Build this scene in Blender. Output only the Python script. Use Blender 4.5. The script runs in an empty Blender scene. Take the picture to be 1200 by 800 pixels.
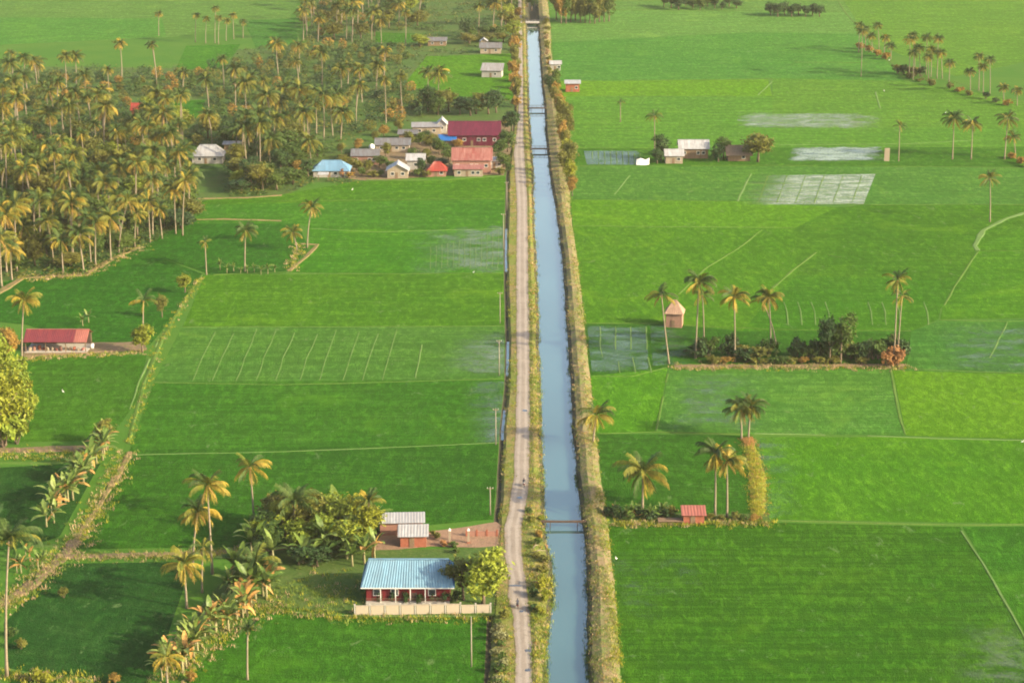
import bpy, math, random
from mathutils import Vector, Matrix, noise as mnoise

# ------------------------------------------------------------------ camera
SC = bpy.context.scene
COL = SC.collection
R = math.radians
FPX, CAM_H, VPX, VPY = 2300.0, 153.0, 605.0, -325.0      # focal (px of a 1200x800 frame), height (m), vanishing point of the canal
PITCH = math.atan((400 - VPY) / FPX)
YAW = math.asin((VPX - 600) / math.hypot(FPX, 400 - VPY))
cam = bpy.data.cameras.new('camera')
cam.sensor_width = 36.0
cam.lens = 36.0 * FPX / 1200.0
cam.clip_start, cam.clip_end = 1.0, 20000.0
camo = bpy.data.objects.new('camera', cam)
COL.objects.link(camo)
camo.location = (0, 0, CAM_H)
camo.rotation_euler = (math.pi / 2 - PITCH, 0, YAW)
SC.camera = camo
CROT = camo.rotation_euler.to_matrix()

# ------------------------------------------------------------------ sky, sun, exposure
SUN_ELEV, SUN_AZ = 23.0, 113.0        # azimuth clockwise from +Y (the canal's direction)
world = bpy.data.worlds.new('World')
SC.world = world
world.use_nodes = True
wn = world.node_tree
wn.nodes.clear()
sky = wn.nodes.new('ShaderNodeTexSky')
sky.sky_type = 'NISHITA'
sky.sun_disc = False
sky.sun_elevation = R(SUN_ELEV)
sky.sun_rotation = R(SUN_AZ)
sky.air_density, sky.dust_density, sky.ozone_density = 1.0, 4.0, 0.2
bg = wn.nodes.new('ShaderNodeBackground')
bg.inputs['Strength'].default_value = 0.15
wo = wn.nodes.new('ShaderNodeOutputWorld')
wn.links.new(sky.outputs[0], bg.inputs[0])
wn.links.new(bg.outputs[0], wo.inputs[0])
sl = bpy.data.lights.new('sun', 'SUN')
sl.energy = 4.8
sl.angle = R(0.6)
sl.color = (1.0, 0.84, 0.56)
suno = bpy.data.objects.new('sun', sl)
COL.objects.link(suno)
sdir = Vector((math.sin(R(SUN_AZ)) * math.cos(R(SUN_ELEV)), math.cos(R(SUN_AZ)) * math.cos(R(SUN_ELEV)), math.sin(R(SUN_ELEV))))
suno.rotation_euler = (-sdir).to_track_quat('-Z', 'Y').to_euler()
suno.location = (200, 200, 300)
SC.view_settings.view_transform = 'Standard'
SC.view_settings.look = 'None'
SC.view_settings.gamma = 1.0
SC.view_settings.use_curve_mapping = False
SC.view_settings.exposure = 1.2
SC.cycles.use_denoising = True
SC.cycles.max_bounces = 6
SC.cycles.volume_bounces = 0
SC.cycles.filter_width = 1.9

# ------------------------------------------------------------------ helpers
def S(r, g, b):
    def f(c):
        c /= 255.0
        return c / 12.92 if c <= 0.04045 else ((c + 0.055) / 1.055) ** 2.4
    return (f(r) * 0.58, f(g) * 0.58, f(b) * 0.58)      # photographed tone -> reflectance at this exposure

def G(px, py, z=0.0):
    """the point at height z seen at pixel (px, py) of the 1200x800 photograph"""
    d = CROT @ Vector(((px - 600) / FPX, (400 - py) / FPX, -1.0))
    t = (z - CAM_H) / d.z
    return Vector((d.x * t, d.y * t, z))

CINV = CROT.transposed()
def P(v):
    q = CINV @ (Vector(v) - Vector((0, 0, CAM_H)))
    return (600 + FPX * q.x / -q.z, 400 - FPX * q.y / -q.z)

def ppm(py):                       # pixels per metre on the ground at that row
    return math.cos(PITCH) * (py - VPY) / CAM_H

def height_at(base, pytop):        # height above base at which row pytop is reached
    lo, hi = 0.0, 80.0
    for _ in range(40):
        m = (lo + hi) / 2
        if P((base.x, base.y, base.z + m))[1] > pytop:
            lo = m
        else:
            hi = m
    return lo

def interp(tab, y):
    if y <= tab[0][0]:
        a, b = tab[0], tab[1]
    elif y >= tab[-1][0]:
        a, b = tab[-2], tab[-1]
    else:
        for a, b in zip(tab, tab[1:]):
            if a[0] <= y <= b[0]:
                break
    return a[1] + (b[1] - a[1]) * (y - a[0]) / (b[0] - a[0])

def inpoly(x, y, poly):
    c = False
    j = len(poly) - 1
    for i in range(len(poly)):
        xi, yi = poly[i]; xj, yj = poly[j]
        if (yi > y) != (yj > y) and x < (xj - xi) * (y - yi) / (yj - yi) + xi:
            c = not c
        j = i
    return c

class MB:
    def __init__(self):
        self.v, self.f, self.m, self.uv = [], [], [], None
    def vert(self, p):
        self.v.append(tuple(p)); return len(self.v) - 1
    def face(self, idx, mi=0):
        self.f.append(tuple(idx)); self.m.append(mi)
    def poly(self, pts, mi=0):
        self.face([self.vert(p) for p in pts], mi)
    def box(self, c, s, mi=0, rz=0.0):
        cx, cy, cz = c; hx, hy, hz = s[0] / 2, s[1] / 2, s[2] / 2
        ca, sa = math.cos(rz), math.sin(rz)
        ids = []
        for z in (-hz, hz):
            for x, y in ((-hx, -hy), (hx, -hy), (hx, hy), (-hx, hy)):
                ids.append(self.vert((cx + x * ca - y * sa, cy + x * sa + y * ca, cz + z)))
        a = ids
        for q in ((3, 2, 1, 0), (4, 5, 6, 7), (0, 1, 5, 4), (1, 2, 6, 5), (2, 3, 7, 6), (3, 0, 4, 7)):
            self.face([a[k] for k in q], mi)
    def tube(self, path, radii, n=6, mi=0, cap=True):
        rings = []
        for i, p in enumerate(path):
            p = Vector(p)
            d = (Vector(path[min(i + 1, len(path) - 1)]) - Vector(path[max(i - 1, 0)])).normalized()
            u = d.cross(Vector((0, 1, 0.01))).normalized() if abs(d.y) < 0.9 else d.cross(Vector((1, 0, 0))).normalized()
            w = d.cross(u)
            rings.append([self.vert(p + (u * math.cos(2 * math.pi * k / n) + w * math.sin(2 * math.pi * k / n)) * radii[i]) for k in range(n)])
        for a, b in zip(rings, rings[1:]):
            for k in range(n):
                self.face((a[k], a[(k + 1) % n], b[(k + 1) % n], b[k]), mi)
        if cap:
            self.face(rings[-1], mi)
            self.face(list(reversed(rings[0])), mi)
    def ball(self, c, r, mi=0, nu=8, nv=5):
        if not hasattr(r, '__len__'):
            r = (r, r, r)
        rows = []
        for j in range(1, nv):
            t = math.pi * j / nv
            rows.append([self.vert((c[0] + r[0] * math.sin(t) * math.cos(2 * math.pi * k / nu), c[1] + r[1] * math.sin(t) * math.sin(2 * math.pi * k / nu), c[2] + r[2] * math.cos(t))) for k in range(nu)])
        top = self.vert((c[0], c[1], c[2] + r[2])); bot = self.vert((c[0], c[1], c[2] - r[2]))
        for k in range(nu):
            self.face((top, rows[0][k], rows[0][(k + 1) % nu]), mi)
            self.face((bot, rows[-1][(k + 1) % nu], rows[-1][k]), mi)
            for a, b in zip(rows, rows[1:]):
                self.face((a[k], b[k], b[(k + 1) % nu], a[(k + 1) % nu]), mi)
    def corrugated(self, A, B, C, D, ribs, amp=0.05, mi=0, thick=0.05):
        """ribbed metal sheet, eave A-B, ridge D-C"""
        A, B, C, D = map(Vector, (A, B, C, D))
        nrm = (B - A).cross(D - A).normalized()
        n = ribs * 2
        e, g = [], []
        for i in range(n + 1):
            t = i / n
            o = nrm * (amp if i % 2 else 0.0)
            e.append(self.vert(A.lerp(B, t) + o)); g.append(self.vert(D.lerp(C, t) + o))
        for i in range(n):
            self.face((e[i], e[i + 1], g[i + 1], g[i]), mi)
        b = [self.vert(p - nrm * thick) for p in (A, B, C, D)]
        self.face((b[3], b[2], b[1], b[0]), mi)
        self.face((b[0], b[1], e[-1], e[0]), mi) if ribs < 2 else self.face([b[0], b[1]] + list(reversed(e)), mi)
        self.face([b[2], b[3]] + g, mi)
        self.face((b[3], b[0], e[0], g[0]), mi)
        self.face((b[1], b[2], g[-1], e[-1]), mi)
    def mesh(self, name, mats, smooth=False):
        me = bpy.data.meshes.new(name)
        me.from_pydata(self.v, [], self.f)
        for m in mats:
            me.materials.append(m)
        if any(self.m):
            me.polygons.foreach_set('material_index', self.m)
        if smooth:
            me.polygons.foreach_set('use_smooth', [True] * len(me.polygons))
        if self.uv:
            l = me.uv_layers.new(name='UVMap')
            for p in me.polygons:
                for li in p.loop_indices:
                    l.data[li].uv = self.uv[me.loops[li].vertex_index]
        me.update()
        return me
    def build(self, name, mats, parent=None, smooth=False, loc=None, rz=0.0):
        if not isinstance(mats, (list, tuple)):
            mats = [mats]
        return put(name, self.mesh(name, mats, smooth), parent, loc, rz)

def put(name, me, parent=None, loc=None, rz=0.0, scale=None):
    o = bpy.data.objects.new(name, me)
    COL.objects.link(o)
    if parent: o.parent = parent
    if loc is not None: o.location = loc
    if rz: o.rotation_euler.z = rz
    if scale is not None: o.scale = scale if hasattr(scale, '__len__') else (scale,) * 3
    return o

def tag(o, label=None, cat=None, group=None, kind=None):
    if label: o['label'] = label
    if cat: o['category'] = cat
    if group: o['group'] = group
    if kind: o['kind'] = kind
    return o

def empty(name, loc, rz=0.0):
    o = put(name, None, None, loc, rz)
    o.empty_display_size = 0.5
    return o

# ------------------------------------------------------------------ materials
def newmat(name):
    m = bpy.data.materials.new(name)
    m.use_nodes = True
    m.node_tree.nodes.clear()
    return m, m.node_tree.nodes, m.node_tree.links

class NT:
    def __init__(self, name):
        self.m, self.n, self.l = newmat(name)
        self.out = self.n.new('ShaderNodeOutputMaterial')
    def node(self, t, **kw):
        x = self.n.new(t)
        for k, v in kw.items(): setattr(x, k, v)
        return x
    def link(self, a, b): self.l.new(a, b)
    def pos(self):
        return self.node('ShaderNodeNewGeometry').outputs['Position']
    def mapping(self, src, scale=(1, 1, 1), rz=0.0):
        if rz:                                   # turn first, then stretch
            r = self.node('ShaderNodeMapping'); r.inputs['Rotation'].default_value = (0, 0, rz)
            self.link(src, r.inputs['Vector']); src, rz = r.outputs[0], 0.0
        mp = self.node('ShaderNodeMapping')
        mp.inputs['Scale'].default_value = scale
        mp.inputs['Rotation'].default_value = (0, 0, rz)
        self.link(src, mp.inputs['Vector'])
        return mp.outputs[0]
    def noise(self, vec, scale, detail=3.0, rough=0.55, dist=0.0):
        x = self.node('ShaderNodeTexNoise')
        x.inputs['Scale'].default_value = scale
        x.inputs['Detail'].default_value = detail
        x.inputs['Roughness'].default_value = rough
        x.inputs['Distortion'].default_value = dist
        self.link(vec, x.inputs['Vector'])
        return x.outputs['Fac']
    def ramp(self, fac, lo, hi, a=0.0, b=1.0):
        x = self.node('ShaderNodeMapRange')
        x.interpolation_type = 'SMOOTHSTEP'
        x.inputs['From Min'].default_value = lo; x.inputs['From Max'].default_value = hi
        x.inputs['To Min'].default_value = a; x.inputs['To Max'].default_value = b
        self.link(fac, x.inputs['Value'])
        return x.outputs[0]
    def mix(self, fac, a, b, mode='MIX'):
        x = self.node('ShaderNodeMix', data_type='RGBA', blend_type=mode)
        for s, val in ((x.inputs[0], fac), (x.inputs[6], a), (x.inputs[7], b)):
            if hasattr(val, 'links') or hasattr(val, 'is_linked'):
                self.link(val, s)
            elif hasattr(val, '__len__'):
                s.default_value = (*val, 1.0)[:4]
            else:
                s.default_value = val
        return x.outputs[2]
    def math(self, op, a, b=None):
        x = self.node('ShaderNodeMath', operation=op)
        for s, val in ((x.inputs[0], a), (x.inputs[1], b)):
            if val is None: continue
            if hasattr(val, 'is_linked'): self.link(val, s)
            else: s.default_value = val
        return x.outputs[0]
    def bump(self, h, strength, dist):
        x = self.node('ShaderNodeBump')
        x.inputs['Strength'].default_value = strength
        x.inputs['Distance'].default_value = dist
        self.link(h, x.inputs['Height'])
        return x.outputs[0]
    def bsdf(self, col, rough=0.7, spec=0.3, normal=None, metal=0.0):
        x = self.node('ShaderNodeBsdfPrincipled')
        if hasattr(col, 'is_linked'): self.link(col, x.inputs['Base Color'])
        else: x.inputs['Base Color'].default_value = (*col, 1.0)
        if hasattr(rough, 'is_linked'): self.link(rough, x.inputs['Roughness'])
        else: x.inputs['Roughness'].default_value = rough
        x.inputs['Specular IOR Level'].default_value = spec
        x.inputs['Metallic'].default_value = metal
        if normal is not None: self.link(normal, x.inputs['Normal'])
        return x.outputs[0]
    def mixsh(self, fac, a, b):
        x = self.node('ShaderNodeMixShader')
        if hasattr(fac, 'is_linked'): self.link(fac, x.inputs[0])
        else: x.inputs[0].default_value = fac
        self.link(a, x.inputs[1]); self.link(b, x.inputs[2])
        return x.outputs[0]
    def done(self, sh):
        self.link(sh, self.out.inputs['Surface'])
        return self.m

def rice_mat(name, ca, cb, cc, row_dir=0.0, row_gap=2.2, row_amt=0.25, seed=0.0):
    """standing rice: broad growth patches, planting rows, fine leaf grain"""
    t = NT(name)
    p = t.node('ShaderNodeVectorMath', operation='ADD')
    t.link(t.pos(), p.inputs[0]); p.inputs[1].default_value = (seed * 37.0, seed * 91.0, 0)
    p = p.outputs[0]
    big = t.noise(p, 0.022, 3, 0.55, 0.6)
    col = t.mix(t.ramp(big, 0.34, 0.66), ca, cb)
    mid = t.noise(t.mapping(p, (0.35, 1.0, 1.0), row_dir), 0.16, 4, 0.62, 0.4)
    col = t.mix(t.ramp(mid, 0.45, 0.72, 0.0, 0.75), col, cc)
    # planting rows
    rows = t.noise(t.mapping(p, (0.04, 1.0 / row_gap * 2.0, 1.0), row_dir), 1.0, 2, 0.5)
    col = t.mix(t.ramp(rows, 0.40, 0.60, min(1.0, row_amt * 1.7), 0.0), col, tuple(c * 0.55 for c in ca), 'MIX')
    patch = t.noise(p, 0.075, 4, 0.6, 1.0)
    col = t.mix(t.ramp(patch, 0.50, 0.72, 0.0, 0.55), col, tuple(c * 0.58 for c in ca))
    mot = t.noise(t.mapping(p, (1.0, 0.5, 1.0)), 0.55, 5, 0.7, 0.6)
    col = t.mix(t.ramp(mot, 0.38, 0.60, 0.62, 0.0), col, tuple(c * 0.55 for c in ca))
    col = t.mix(t.ramp(mot, 0.54, 0.70, 0.0, 0.62), col, (cb[0] * 1.5, cb[1] * 1.35, cb[2] * 1.6))
    grain = t.noise(p, 2.1, 4, 0.7)
    col = t.mix(t.ramp(grain, 0.3, 0.62, 0.7, 0.0), col, tuple(c * 0.40 for c in ca))
    fine = t.noise(p, 3.2, 3, 0.7)
    nb = t.bump(t.math('ADD', fine, t.math('MULTIPLY', mot, 0.8)), 1.0, 0.6)
    gapn = t.noise(t.mapping(p, (1.0, 0.6, 1.0)), 0.33, 5, 0.72, 0.8)
    col = t.mix(t.ramp(gapn, 0.60, 0.70, 0.0, 0.65), col, (0.115, 0.190, 0.065))
    yel = t.noise(p, 0.045, 4, 0.6, 1.2)
    col = t.mix(t.ramp(yel, 0.56, 0.74, 0.0, 0.40), col, (cb[0] * 1.35, cb[1] * 1.08, cb[2]))
    hsv = t.node('ShaderNodeHueSaturation')
    rnd_ = t.node('ShaderNodeObjectInfo').outputs['Random']
    t.link(t.math('ADD', t.math('MULTIPLY', rnd_, 0.014), 0.493), hsv.inputs['Hue'])
    t.link(t.math('ADD', t.math('MULTIPLY', t.math('FRACT', t.math('MULTIPLY', rnd_, 7.3)), 0.18), 0.92), hsv.inputs['Value'])
    t.link(col, hsv.inputs['Color'])
    return t.done(t.bsdf(hsv.outputs[0], 0.9, 0.04, nb))

def soil_mat(name, ca, cb, cc, s1=0.25, s2=1.6, cover=0.5, rough=0.9):
    t = NT(name)
    p = t.pos()
    a = t.noise(p, s1, 4, 0.6, 0.5)
    col = t.mix(t.ramp(a, 0.36, 0.64), ca, cb)
    b = t.noise(p, s2, 5, 0.68, 0.3)
    col = t.mix(t.ramp(b, cover, cover + 0.14), col, cc)
    f = t.noise(p, 5.0, 3, 0.7)
    col = t.mix(t.ramp(f, 0.35, 0.6, 0.5, 0.0), col, tuple(c * 0.5 for c in ca))
    return t.done(t.bsdf(col, rough, 0.05, t.bump(b, 0.8, 0.3)))

def leaf_mat(name, ca, cb, trans=0.3, var=0.5, rough=0.5):
    t = NT(name)
    oi = t.node('ShaderNodeObjectInfo')
    col = t.mix(oi.outputs['Random'], ca, cb)
    g = t.noise(t.pos(), 0.9, 3, 0.65)
    col = t.mix(t.ramp(g, 0.3, 0.7, var, 0.0), col, tuple(c * 0.45 for c in ca))
    g2 = t.noise(t.pos(), 2.7, 2, 0.6)
    col = t.mix(t.ramp(g2, 0.5, 0.72, 0.0, 0.5), col, tuple(min(1, c * 1.6) for c in cb))
    a = t.bsdf(col, rough, 0.15)
    tr = t.node('ShaderNodeBsdfTranslucent')
    t.link(col, tr.inputs['Color'])
    return t.done(t.mixsh(trans, a, tr.outputs[0]))

def plain_mat(name, col, rough=0.7, var=0.25, scale=1.2, spec=0.3, streak=False, dirt=None, metal=0.0):
    t = NT(name)
    tc = t.node('ShaderNodeTexCoord').outputs['Object']
    v = t.mapping(tc, (1, 1, 0.12)) if streak else tc
    n = t.noise(v, scale, 5, 0.65, 0.2)
    c = t.mix(t.ramp(n, 0.35, 0.68, var, 0.0), col, dirt or tuple(x * 0.5 for x in col))
    n2 = t.noise(tc, scale * 6, 3, 0.6)
    c = t.mix(t.ramp(n2, 0.4, 0.62, var * 0.5, 0.0), c, tuple(x * 0.6 for x in col))
    return t.done(t.bsdf(c, rough, spec, t.bump(n2, 0.25, 0.03), metal))

def roof_mat(name, col, rust=None, amt=0.3, rough=0.42):
    """painted metal sheeting with streaks that run down the slope and sheet joints"""
    t = NT(name)
    tc = t.node('ShaderNodeTexCoord').outputs['Object']
    n = t.noise(t.mapping(tc, (2.2, 0.22, 0.22)), 1.0, 5, 0.65)
    c = t.mix(t.ramp(n, 0.42, 0.7, 0.0, amt), col, rust or tuple(x * 0.5 for x in col))
    n2 = t.noise(tc, 0.5, 4, 0.6)
    c = t.mix(t.ramp(n2, 0.35, 0.7, 0.4, 0.0), c, tuple(x * 0.65 for x in col))
    sx = t.node('ShaderNodeSeparateXYZ'); t.link(tc, sx.inputs[0])
    wnz = t.node('ShaderNodeTexWhiteNoise', noise_dimensions='2D')
    cv = t.node('ShaderNodeCombineXYZ')
    t.link(t.math('FLOOR', t.math('MULTIPLY', sx.outputs[0], 1.05)), cv.inputs[0]); t.link(t.math('FLOOR', t.math('MULTIPLY', sx.outputs[2], 0.75)), cv.inputs[1])
    t.link(cv.outputs[0], wnz.inputs['Vector'])
    c = t.mix(t.math('MULTIPLY', wnz.outputs['Value'], 0.4), c, rust or tuple(x * 0.6 for x in col))
    n3 = t.noise(tc, 1.3, 4, 0.7, 0.6)
    c = t.mix(t.ramp(n3, 0.60, 0.72, 0.0, 0.45), c, (0.16, 0.10, 0.07))
    return t.done(t.bsdf(c, rough, 0.4, None, 0.0))

M = {}
# rice in several stages of growth, and one darkened by field shadow
M['rice_a'] = rice_mat('rice_a', (0.051, 0.188, 0.007), (0.072, 0.215, 0.008), (0.083, 0.226, 0.012), 0.0, 2.4, 0.30, 1)
M['rice_b'] = rice_mat('rice_b', (0.044, 0.166, 0.009), (0.058, 0.189, 0.010), (0.078, 0.208, 0.020), 0.0, 2.0, 0.28, 2)
M['rice_c'] = rice_mat('rice_c', (0.084, 0.240, 0.007), (0.102, 0.257, 0.010), (0.114, 0.262, 0.015), 1.45, 3.0, 0.12, 3)
M['rice_shaded'] = rice_mat('rice_shaded', (0.019, 0.083, 0.012), (0.025, 0.094, 0.012), (0.036, 0.108, 0.019), 0.3, 2.0, 0.20, 4)  # shadow over the near-left fields put into this rice colour
M['rice_e'] = rice_mat('rice_e', (0.063, 0.204, 0.024), (0.080, 0.224, 0.025), (0.103, 0.253, 0.044), 0.0, 2.2, 0.34, 5)
M['rice_f'] = rice_mat('rice_f', (0.065, 0.213, 0.007), (0.082, 0.232, 0.008), (0.103, 0.266, 0.013), 1.35, 3.0, 0.18, 6)
M['rice_g'] = rice_mat('rice_g', (0.031, 0.134, 0.008), (0.040, 0.152, 0.008), (0.053, 0.162, 0.013), 0.12, 2.0, 0.25, 7)
M['rice_j'] = rice_mat('rice_j', (0.043, 0.154, 0.006), (0.062, 0.177, 0.007), (0.072, 0.188, 0.011), 0.0, 2.4, 0.36, 11)
M['rice_h'] = rice_mat('rice_h', (0.097, 0.234, 0.036), (0.116, 0.254, 0.041), (0.135, 0.265, 0.059), 0.0, 5.0, 0.30, 8)
M['rice_i'] = rice_mat('rice_i', (0.089, 0.239, 0.020), (0.107, 0.260, 0.022), (0.121, 0.272, 0.031), 0.0, 5.0, 0.30, 9)
M['ground'] = soil_mat('ground_grass', (0.050, 0.138, 0.016), (0.066, 0.150, 0.018), (0.085, 0.150, 0.030), 0.05, 0.5, 0.62)
M['verge'] = soil_mat('verge_soil', (0.16, 0.19, 0.040), (0.25, 0.18, 0.085), (0.13, 0.19, 0.034), 0.06, 0.7, 0.5)
M['bank'] = soil_mat('bank_soil', (0.22, 0.17, 0.10), (0.17, 0.155, 0.07), (0.12, 0.165, 0.042), 0.05, 0.6, 0.47)
M['mud'] = soil_mat('wet_mud', (0.045, 0.042, 0.028), (0.06, 0.055, 0.035), (0.035, 0.05, 0.02), 0.3, 1.5, 0.5, 0.6)
M['grove'] = soil_mat('grove_floor', (0.055, 0.110, 0.026), (0.078, 0.110, 0.032), (0.070, 0.145, 0.024), 0.06, 0.45, 0.5)
M['dirt'] = soil_mat('bare_dirt', (0.22, 0.15, 0.095), (0.17, 0.125, 0.08), (0.11, 0.12, 0.045), 0.2, 0.9, 0.49)
M['brick_dirt'] = soil_mat('red_dirt', (0.27, 0.17, 0.115), (0.22, 0.145, 0.10), (0.15, 0.14, 0.075), 0.3, 0.9, 0.58)
M['shaded_grass'] = soil_mat('shaded_grass', (0.055, 0.105, 0.024), (0.075, 0.12, 0.028), (0.10, 0.13, 0.04), 0.12, 0.8, 0.52)  # grass colour with the shade of house and trees mixed in
M['mound'] = soil_mat('mound_grass', (0.19, 0.21, 0.03), (0.24, 0.23, 0.035), (0.12, 0.18, 0.026), 0.3, 1.0, 0.50)
M['bund'] = soil_mat('grassy_bund', (0.075, 0.150, 0.024), (0.095, 0.165, 0.032), (0.115, 0.165, 0.048), 0.1, 0.8, 0.55)
M['bund_pale'] = soil_mat('pale_bund', (0.120, 0.200, 0.060), (0.100, 0.185, 0.045), (0.150, 0.205, 0.085), 0.1, 0.8, 0.55)
M['tan_bund'] = soil_mat('tan_bund', (0.18, 0.145, 0.065), (0.22, 0.155, 0.08), (0.11, 0.145, 0.035), 0.12, 0.8, 0.49)

def road_material():
    t = NT('gravel_road')
    p = t.pos()
    uv = t.node('ShaderNodeTexCoord').outputs['UV']
    sx = t.node('ShaderNodeSeparateXYZ'); t.link(uv, sx.inputs[0])
    a = t.noise(p, 0.12, 4, 0.6, 0.5)
    col = t.mix(t.ramp(a, 0.35, 0.65), (0.280, 0.234, 0.193), (0.231, 0.193, 0.158))
    # wheel ruts packed pale, loose stuff between
    d = t.math('ABSOLUTE', t.math('SUBTRACT', t.math('ABSOLUTE', t.math('SUBTRACT', sx.outputs[0], 0.5)), 0.22))
    wob = t.math('ADD', d, t.math('MULTIPLY', t.math('SUBTRACT', t.noise(p, 0.35, 3), 0.5), 0.18))
    col = t.mix(t.ramp(wob, 0.04, 0.14, 0.65, 0.0), col, (0.350, 0.308, 0.266))
    edge = t.math('ABSOLUTE', t.math('SUBTRACT', sx.outputs[0], 0.5))
    e2 = t.math('ADD', edge, t.math('MULTIPLY', t.math('SUBTRACT', t.noise(p, 0.5, 4, 0.7), 0.5), 0.35))
    col = t.mix(t.ramp(e2, 0.42, 0.52), col, (0.168, 0.133, 0.063))
    b = t.noise(p, 0.8, 5, 0.7, 0.3)
    col = t.mix(t.ramp(b, 0.52, 0.70, 0.0, 0.45), col, (0.147, 0.122, 0.091))
    f = t.noise(p, 5, 3, 0.7)
    col = t.mix(t.ramp(f, 0.35, 0.6, 0.4, 0.0), col, (0.133, 0.112, 0.091))
    return t.done(t.bsdf(col, 0.9, 0.2, t.bump(b, 0.6, 0.12)))
M['road'] = road_material()

def water_material(name, deep, rough=0.06, bumpd=0.012):
    t = NT(name)
    p = t.pos()
    n1 = t.noise(p, 0.02, 2, 0.5)
    col = t.mix(t.ramp(n1, 0.35, 0.65), deep, tuple(c * 1.35 for c in deep))
    n = t.noise(t.mapping(p, (1, 0.35, 1)), 1.1, 3, 0.55)
    n2 = t.noise(p, 0.06, 2)
    h = t.math('MULTIPLY', n, t.ramp(n2, 0.35, 0.65, 0.35, 1.0))
    w = t.bsdf(col, rough, 1.0, t.bump(h, 0.5, bumpd))
    w.node.inputs['Coat Weight'].default_value = 1.0
    w.node.inputs['Coat Roughness'].default_value = 0.02
    return t.done(w)
M['water'] = water_material('canal_water', (0.042, 0.092, 0.090), 0.03, 0.006)
M['puddle'] = water_material('puddle_water', (0.05, 0.045, 0.035), 0.12)

def flooded_mat(name, water, sprout, lines, amount=0.5, fx=(0, 0), fy=(0, 0), gx=0.0, gy=0.0, seed=0):
    """shallow flooded paddy: open water between sprouts; uv fades its rim into the standing rice"""
    t = NT(name)
    p = t.pos()
    uv = t.node('ShaderNodeTexCoord').outputs['UV']
    sx = t.node('ShaderNodeSeparateXYZ'); t.link(uv, sx.inputs[0])
    n = t.noise(t.mapping(p, (0.25, 0.5, 1)), 0.5, 5, 0.68, 0.4)
    f2 = t.noise(p, 1.3, 3, 0.65)
    mask = t.ramp(t.math('ADD', t.math('MULTIPLY', n, 0.7), t.math('MULTIPLY', f2, 0.3)), 0.52 - amount * 0.45, 0.92 - amount * 0.45)
    u, v = sx.outputs[0], sx.outputs[1]
    wob = t.math('MULTIPLY', t.math('SUBTRACT', t.noise(p, 0.12, 4, 0.65), 0.5), 0.5)
    for c, (a, b) in ((u, fx), (v, fy)):
        if a: mask = t.math('MULTIPLY', mask, t.ramp(t.math('ADD', c, wob), 0.0, a))
        if b: mask = t.math('MULTIPLY', mask, t.ramp(t.math('ADD', c, wob), 1.0, 1.0 - b))
    w = t.bsdf(tuple(c * 0.6 for c in water), 0.10, 0.8)
    s = t.bsdf(sprout, 0.7, 0.2)
    sd = t.noise(p, 2.6, 2, 0.6)
    wet = t.mixsh(t.ramp(sd, 0.42, 0.58, 0.15, 0.85), w, s)
    tr = t.node('ShaderNodeBsdfTransparent').outputs[0]
    return t.done(t.mixsh(mask, tr, wet))

# foliage
M['frond_green'] = leaf_mat('frond_green', (0.042, 0.082, 0.020), (0.075, 0.115, 0.024), 0.25)
M['frond_olive'] = leaf_mat('frond_olive', (0.125, 0.150, 0.022), (0.20, 0.19, 0.028), 0.30)
M['frond_gold'] = leaf_mat('frond_gold', (0.24, 0.215, 0.034), (0.39, 0.270, 0.036), 0.30, 0.4)
M['frond_dry'] = leaf_mat('frond_dry', (0.36, 0.215, 0.060), (0.44, 0.28, 0.080), 0.22, 0.4)
M['leaf_dark'] = leaf_mat('leaf_dark', (0.034, 0.070, 0.026), (0.052, 0.098, 0.028), 0.2)
M['leaf_mid'] = leaf_mat('leaf_mid', (0.055, 0.105, 0.024), (0.095, 0.145, 0.026), 0.25)
M['leaf_yellow'] = leaf_mat('leaf_yellow', (0.19, 0.225, 0.024), (0.28, 0.285, 0.028), 0.3)
M['leaf_olive'] = leaf_mat('leaf_olive', (0.125, 0.14, 0.030), (0.19, 0.185, 0.036), 0.28)
M['leaf_bright'] = leaf_mat('leaf_bright', (0.17, 0.24, 0.030), (0.25, 0.29, 0.034), 0.3)
M['leaf_gold'] = leaf_mat('leaf_gold', (0.27, 0.18, 0.042), (0.36, 0.22, 0.050), 0.3)
M['leaf_rust'] = leaf_mat('leaf_rust', (0.32, 0.16, 0.065), (0.40, 0.21, 0.085), 0.25)
M['banana_green'] = leaf_mat('banana_green', (0.075, 0.135, 0.026), (0.135, 0.195, 0.040), 0.3, 0.35, 0.4)
M['banana_pale'] = leaf_mat('banana_pale', (0.15, 0.22, 0.055), (0.22, 0.27, 0.070), 0.3, 0.35, 0.4)
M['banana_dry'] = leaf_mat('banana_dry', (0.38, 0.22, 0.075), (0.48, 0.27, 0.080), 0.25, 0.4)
M['grass_green'] = leaf_mat('grass_green', (0.12, 0.19, 0.024), (0.17, 0.23, 0.030), 0.25)
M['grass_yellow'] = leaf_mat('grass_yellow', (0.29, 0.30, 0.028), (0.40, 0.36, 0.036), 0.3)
M['grass_dry'] = leaf_mat('grass_dry', (0.36, 0.26, 0.14), (0.46, 0.34, 0.19), 0.2)
M['grass_rust'] = leaf_mat('grass_rust', (0.36, 0.18, 0.065), (0.42, 0.22, 0.085), 0.2)
M['grass_grey'] = leaf_mat('grass_grey', (0.18, 0.19, 0.085), (0.25, 0.245, 0.11), 0.2)
M['trunk'] = plain_mat('palm_trunk', (0.25, 0.205, 0.145), 0.85, 0.55, 1.5)
M['bark'] = plain_mat('tree_bark', (0.16, 0.12, 0.085), 0.9, 0.5, 1.5)
M['banana_stem'] = plain_mat('banana_stem', (0.26, 0.24, 0.12), 0.7, 0.4, 2.0)
M['coconut'] = plain_mat('coconut_husk', (0.28, 0.20, 0.05), 0.6, 0.4, 3.0)
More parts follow.
